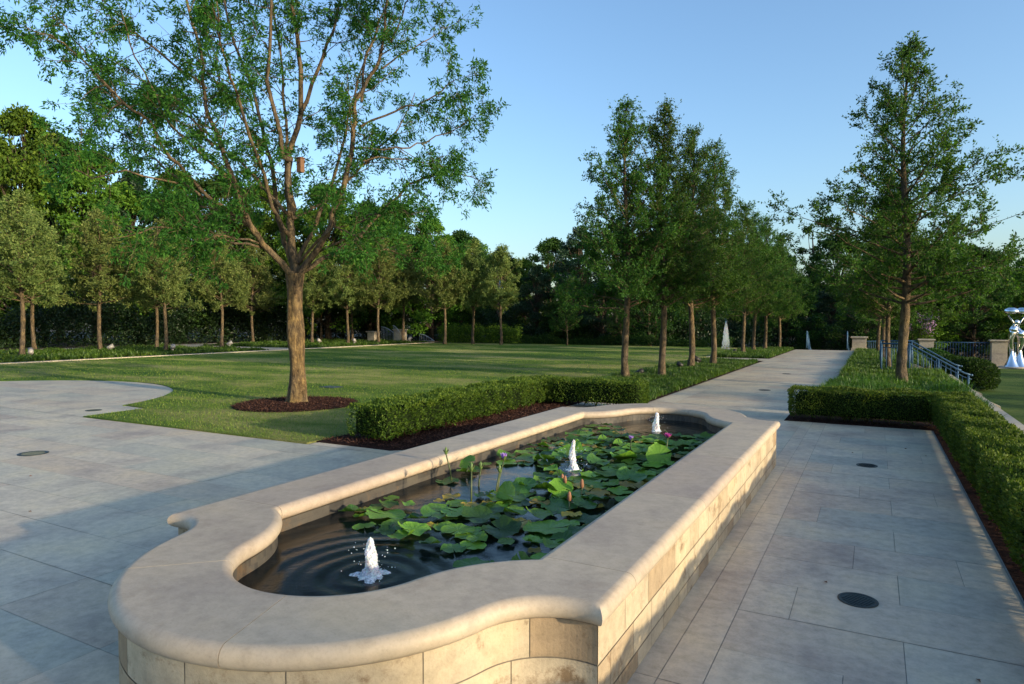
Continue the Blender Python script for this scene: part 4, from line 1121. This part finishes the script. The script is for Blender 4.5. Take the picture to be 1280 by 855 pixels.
# clipped mounds
def mound(x,y,z,rx,ry,h,label):
    r=empty('clipped_shrub',(x,y,z)); tag(r,label,'shrub','clipped evergreen mounds by the lower lawn')
    n=int(9000*rx*ry); d=unit(rng.normal(size=(n,3))); d[:,2]=np.abs(d[:,2])**.8*np.sign(d[:,2])
    d[:,2]=np.maximum(d[:,2],-.6); p=d*np.array([rx,ry,h*.55]); p[:,2]+=h*.45; p*=rng.uniform(.9,1.02,n)[:,None]
    v,q=leaves(p,unit(d*.6+rng.normal(0,.6,(n,3))),rng.uniform(.06,.10,n),.05)
    mesh_np('foliage',v,q,np.clip(rng.normal(.4,.2,n),0,1),M['wood_leaf_a'],r)
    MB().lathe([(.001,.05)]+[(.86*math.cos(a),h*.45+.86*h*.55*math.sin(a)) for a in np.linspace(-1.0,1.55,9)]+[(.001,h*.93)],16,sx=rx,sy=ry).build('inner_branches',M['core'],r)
mound(3.15,29.3,-.93,.80,.85,1.15,'large dark clipped shrub mound nearest the lower lawn')
mound(2.75,33.2,-.93,.9,.9,1.08,'middle dark clipped shrub mound behind the stair rail')
mound(2.35,37.0,-.93,.9,.9,1.2,'farthest dark clipped shrub mound before the fence pier')

# chrome sculpture
sx,sy=6.6,43.6
scp=empty('chrome_sculpture',(sx,sy,-.885),R(28)); tag(scp,'polished chrome sculpture of bulging abstract forms under two domes','sculpture')
def blob(name,c,r,flat=(1,1,1),rot=None,n=20,m=14):
    mb=MB(); prof_=[(max(.002,math.sin(t)),-math.cos(t)) for t in np.linspace(0.001,PI-.001,m)]
    mb.lathe(prof_,n); v=mb.v[0]*np.array(r)
    if rot: 
        a=R(rot); v=v@np.array([[math.cos(a),0,math.sin(a)],[0,1,0],[-math.sin(a),0,math.cos(a)]]).T
    mb.v[0]=v+np.array(c); mb.build(name,M['chrome'],scp)
for cx_,r_,h_ in ((-.28,.36,.85),(.26,.34,.92),(0.0,.30,.7)):
    MB().lathe([(r_*1.1,0),(r_,.03),(r_*.62,h_*.4),(r_*.3,h_*.75),(.07,h_*1.0),(.05,h_*1.15)],24,(cx_*.8,0.1 if cx_==0 else 0,0)).build('skirt_cone',M['chrome'],scp)
mb=MB(); mb.tube([(-.16,0,.8),(-.28,0,1.15),(-.30,0,1.5),(-.2,0,1.85),(-.22,0,2.1)],[.07,.11,.13,.17,.14],14); mb.build('left_figure',M['chrome'],scp)
mb=MB(); mb.tube([(.14,0,.8),(.22,0,1.1),(.30,0,1.45),(.22,0,1.75),(.02,0,2.1)],[.06,.13,.19,.20,.10],14); mb.build('right_figure',M['chrome'],scp)
blob('torso_bulb',(-.16,-.02,2.02),(.20,.18,.24),rot=15); blob('torso_bulb',(.20,-.04,1.78),(.25,.2,.22),rot=35); blob('torso_bulb',(.0,-.02,2.4),(.12,.11,.15))
for s in (-1,1):
    mb=MB(); mb.tube([(0.02*s,0,2.1),(s*.22,0,2.45),(s*.46,0,2.75),(s*.42,0,2.95)],[.06,.045,.04,.05],10); mb.build('arm',M['chrome'],scp)
    MB().lathe([(.002,.26),(.16,.25),(.29,.18),(.345,.07),(.33,.0),(.22,-.05),(.1,-.07),(.002,-.075)],28,(s*.30,0,2.92)).build('dome',M['chrome'],scp)
MB().lathe([(.75,0),(.75,.05),(.7,.06),(.001,.06)],36).build('base_plate',M['pier'],scp)

# tall spray fountain behind the elms
sp=empty('fountain_spray',(-7.3,38.4,0)); tag(sp,'tall white conical fountain spray beyond the lawn between elm trunks','fountain')
mb=MB()
for k in range(1500):
    t=random.random()**.7; z=t*1.55; r=.24*(1-t)**.6*math.sqrt(random.random()); a=random.uniform(0,6.28); s=random.uniform(.008,.022)
    mb.add([(r*math.cos(a)-s,r*math.sin(a),z),(r*math.cos(a),r*math.sin(a)-s,z-s*3),(r*math.cos(a)+s,r*math.sin(a),z),(r*math.cos(a),r*math.sin(a)+s,z+s*3)],[(0,1,2),(0,2,3)])
for k in range(160):
    z=random.uniform(1.5,2.2); r=.10*random.random(); a=random.uniform(0,6.28); s=random.uniform(.004,.010)
    mb.add([(r*math.cos(a)-s,r*math.sin(a),z),(r*math.cos(a),r*math.sin(a)-s,z-s*3),(r*math.cos(a)+s,r*math.sin(a),z)],[(0,1,2)])
tag(mb.build('spray',M['mist'],sp),kind='stuff')
MB().lathe([(.3,0),(.3,.02),(.001,.02)],24).build('nozzle_plate',M['iron'],sp)

# left gate
pier(-33.1,38.9,0,.82,.66,'low stone gate pier on the left beyond the lawn',grp='stone gate piers')
pier(-30.75,39.1,0,.98,.66,'taller stone gate pier on the right beyond the lawn',grp='stone gate piers')
def scroll_rail(x,y,rz,L,h0,h1,label):
    r=empty('gate_railing',(x,y,0),rz); tag(r,label,'railing','curved railings at the left gate')
    arc_=[(a,0,h0+(h1-h0)*math.sin(PI/2*a/L)) for a in np.linspace(0,L,12)]
    MB().tube(arc_,.03,6).build('top_rail',M['transformer'],r); MB().tube([(0,0,.12),(L,0,.12)],.02,6).build('bottom_rail',M['transformer'],r)
    for a in np.arange(.1,L,.13):
        z=h0+(h1-h0)*math.sin(PI/2*a/L); MB().tube([(a,0,.1),(a,0,z)],.012,5).build('picket',M['transformer'],r)
scroll_rail(-31.2,39.2,R(185),1.35,.55,1.15,'pale curved railing between the two gate piers')
scroll_rail(-30.4,38.6,R(160),.95,.75,1.25,'pale curved railing rising over the taller gate pier')
scroll_rail(-28.6,40.4,R(195),1.2,.1,.62,'low pale curved railing right of the gate piers')

# utility pole
up=empty('utility_pole',(-26.97,46.97,-.3),R(20)); tag(up,'wooden utility pole with crossarm and grey transformers rising before the wood','utility pole')
MB().tube([(0,0,0),(0,0,6.15)],[.15,.11],10).build('pole',M['pole'],up)
MB().box(-.85,.85,-.06,.06,5.75,5.87).build('crossarm',M['pole'],up)
for k in (-.75,-.4,.4,.75): MB().lathe([(.03,5.87),(.05,5.93),(.03,5.97),(.045,6.02),(.002,6.06)],8,(k,0,0)).build('insulator',M['transformer'],up)
for k in (-.3,.3): MB().lathe([(.002,4.4),(.17,4.42),(.18,4.5),(.18,5.1),(.15,5.18),(.002,5.2)],14,(k,-.1,0)).build('transformer',M['transformer'],up)

# pale building glimpsed at the left edge
hs=empty('house',(-58.0,21.2,-.3),R(30)); tag(hs,'pale grey building glimpsed behind the trees at the left picture edge','building')
mb=MB(); mb.box(-5,0,-4,4,0,3.6); mb.build('wall',M['house'],hs)
mb=MB(); mb.add([(-5.4,-4.4,3.6),(.4,-4.4,3.6),(.4,4.4,3.6),(-5.4,4.4,3.6),(-2.5,-2,5.4),(-2.5,2,5.4)],[(0,1,4),(1,2,5,4),(2,3,5),(3,0,4,5),(3,2,1,0)]); mb.build('roof',M['bark_dark'],hs)
mb=MB(); mb.box(.002,.03,-1.2,.2,.9,2.4); f=mb.build('window',M['black'],hs)

# ------------------------------------------------------------------ light, sky, camera
SUN_AZ=R(97); SUN_EL=R(11.5)       # clockwise from +Y
w=bpy.data.worlds.new('World'); sc.world=w; w.use_nodes=True; nt=w.node_tree; nt.nodes.clear()
sky=nt.nodes.new('ShaderNodeTexSky'); sky.sky_type='NISHITA'; sky.sun_disc=False; sky.sun_elevation=SUN_EL; sky.sun_rotation=SUN_AZ
sky.air_density=1.1; sky.dust_density=2.2; sky.ozone_density=3.2; sky.altitude=100
bg=nt.nodes.new('ShaderNodeBackground'); bg.inputs['Strength'].default_value=.15
ow_=nt.nodes.new('ShaderNodeOutputWorld'); nt.links.new(sky.outputs[0],bg.inputs[0]); nt.links.new(bg.outputs[0],ow_.inputs[0])
import mathutils
sd=mathutils.Vector((math.sin(SUN_AZ)*math.cos(SUN_EL),math.cos(SUN_AZ)*math.cos(SUN_EL),math.sin(SUN_EL)))
sl=bpy.data.lights.new('sun','SUN'); sl.energy=2.5; sl.angle=R(1.0); sl.color=(1,.82,.55)
so=bpy.data.objects.new('sun',sl); COL.objects.link(so); so.rotation_euler=(-sd).to_track_quat('-Z','Y').to_euler(); so.location=(30,0,20)

cam=bpy.data.cameras.new('camera'); cam.sensor_width=36; cam.lens=830/1280*36; cam.clip_end=2000; cam.clip_start=.05
co=bpy.data.objects.new('camera',cam); COL.objects.link(co)
yaw=R(28.624967); pitch=R(1.8287)
co.location=(0,0,1.6); co.rotation_euler=(PI/2-pitch,0,yaw)
sc.camera=co
vs=sc.view_settings; vs.view_transform='Standard'; vs.look='None'; vs.gamma=1; vs.use_curve_mapping=False; vs.exposure=1.25
sc.render.resolution_x=1024; sc.render.resolution_y=684
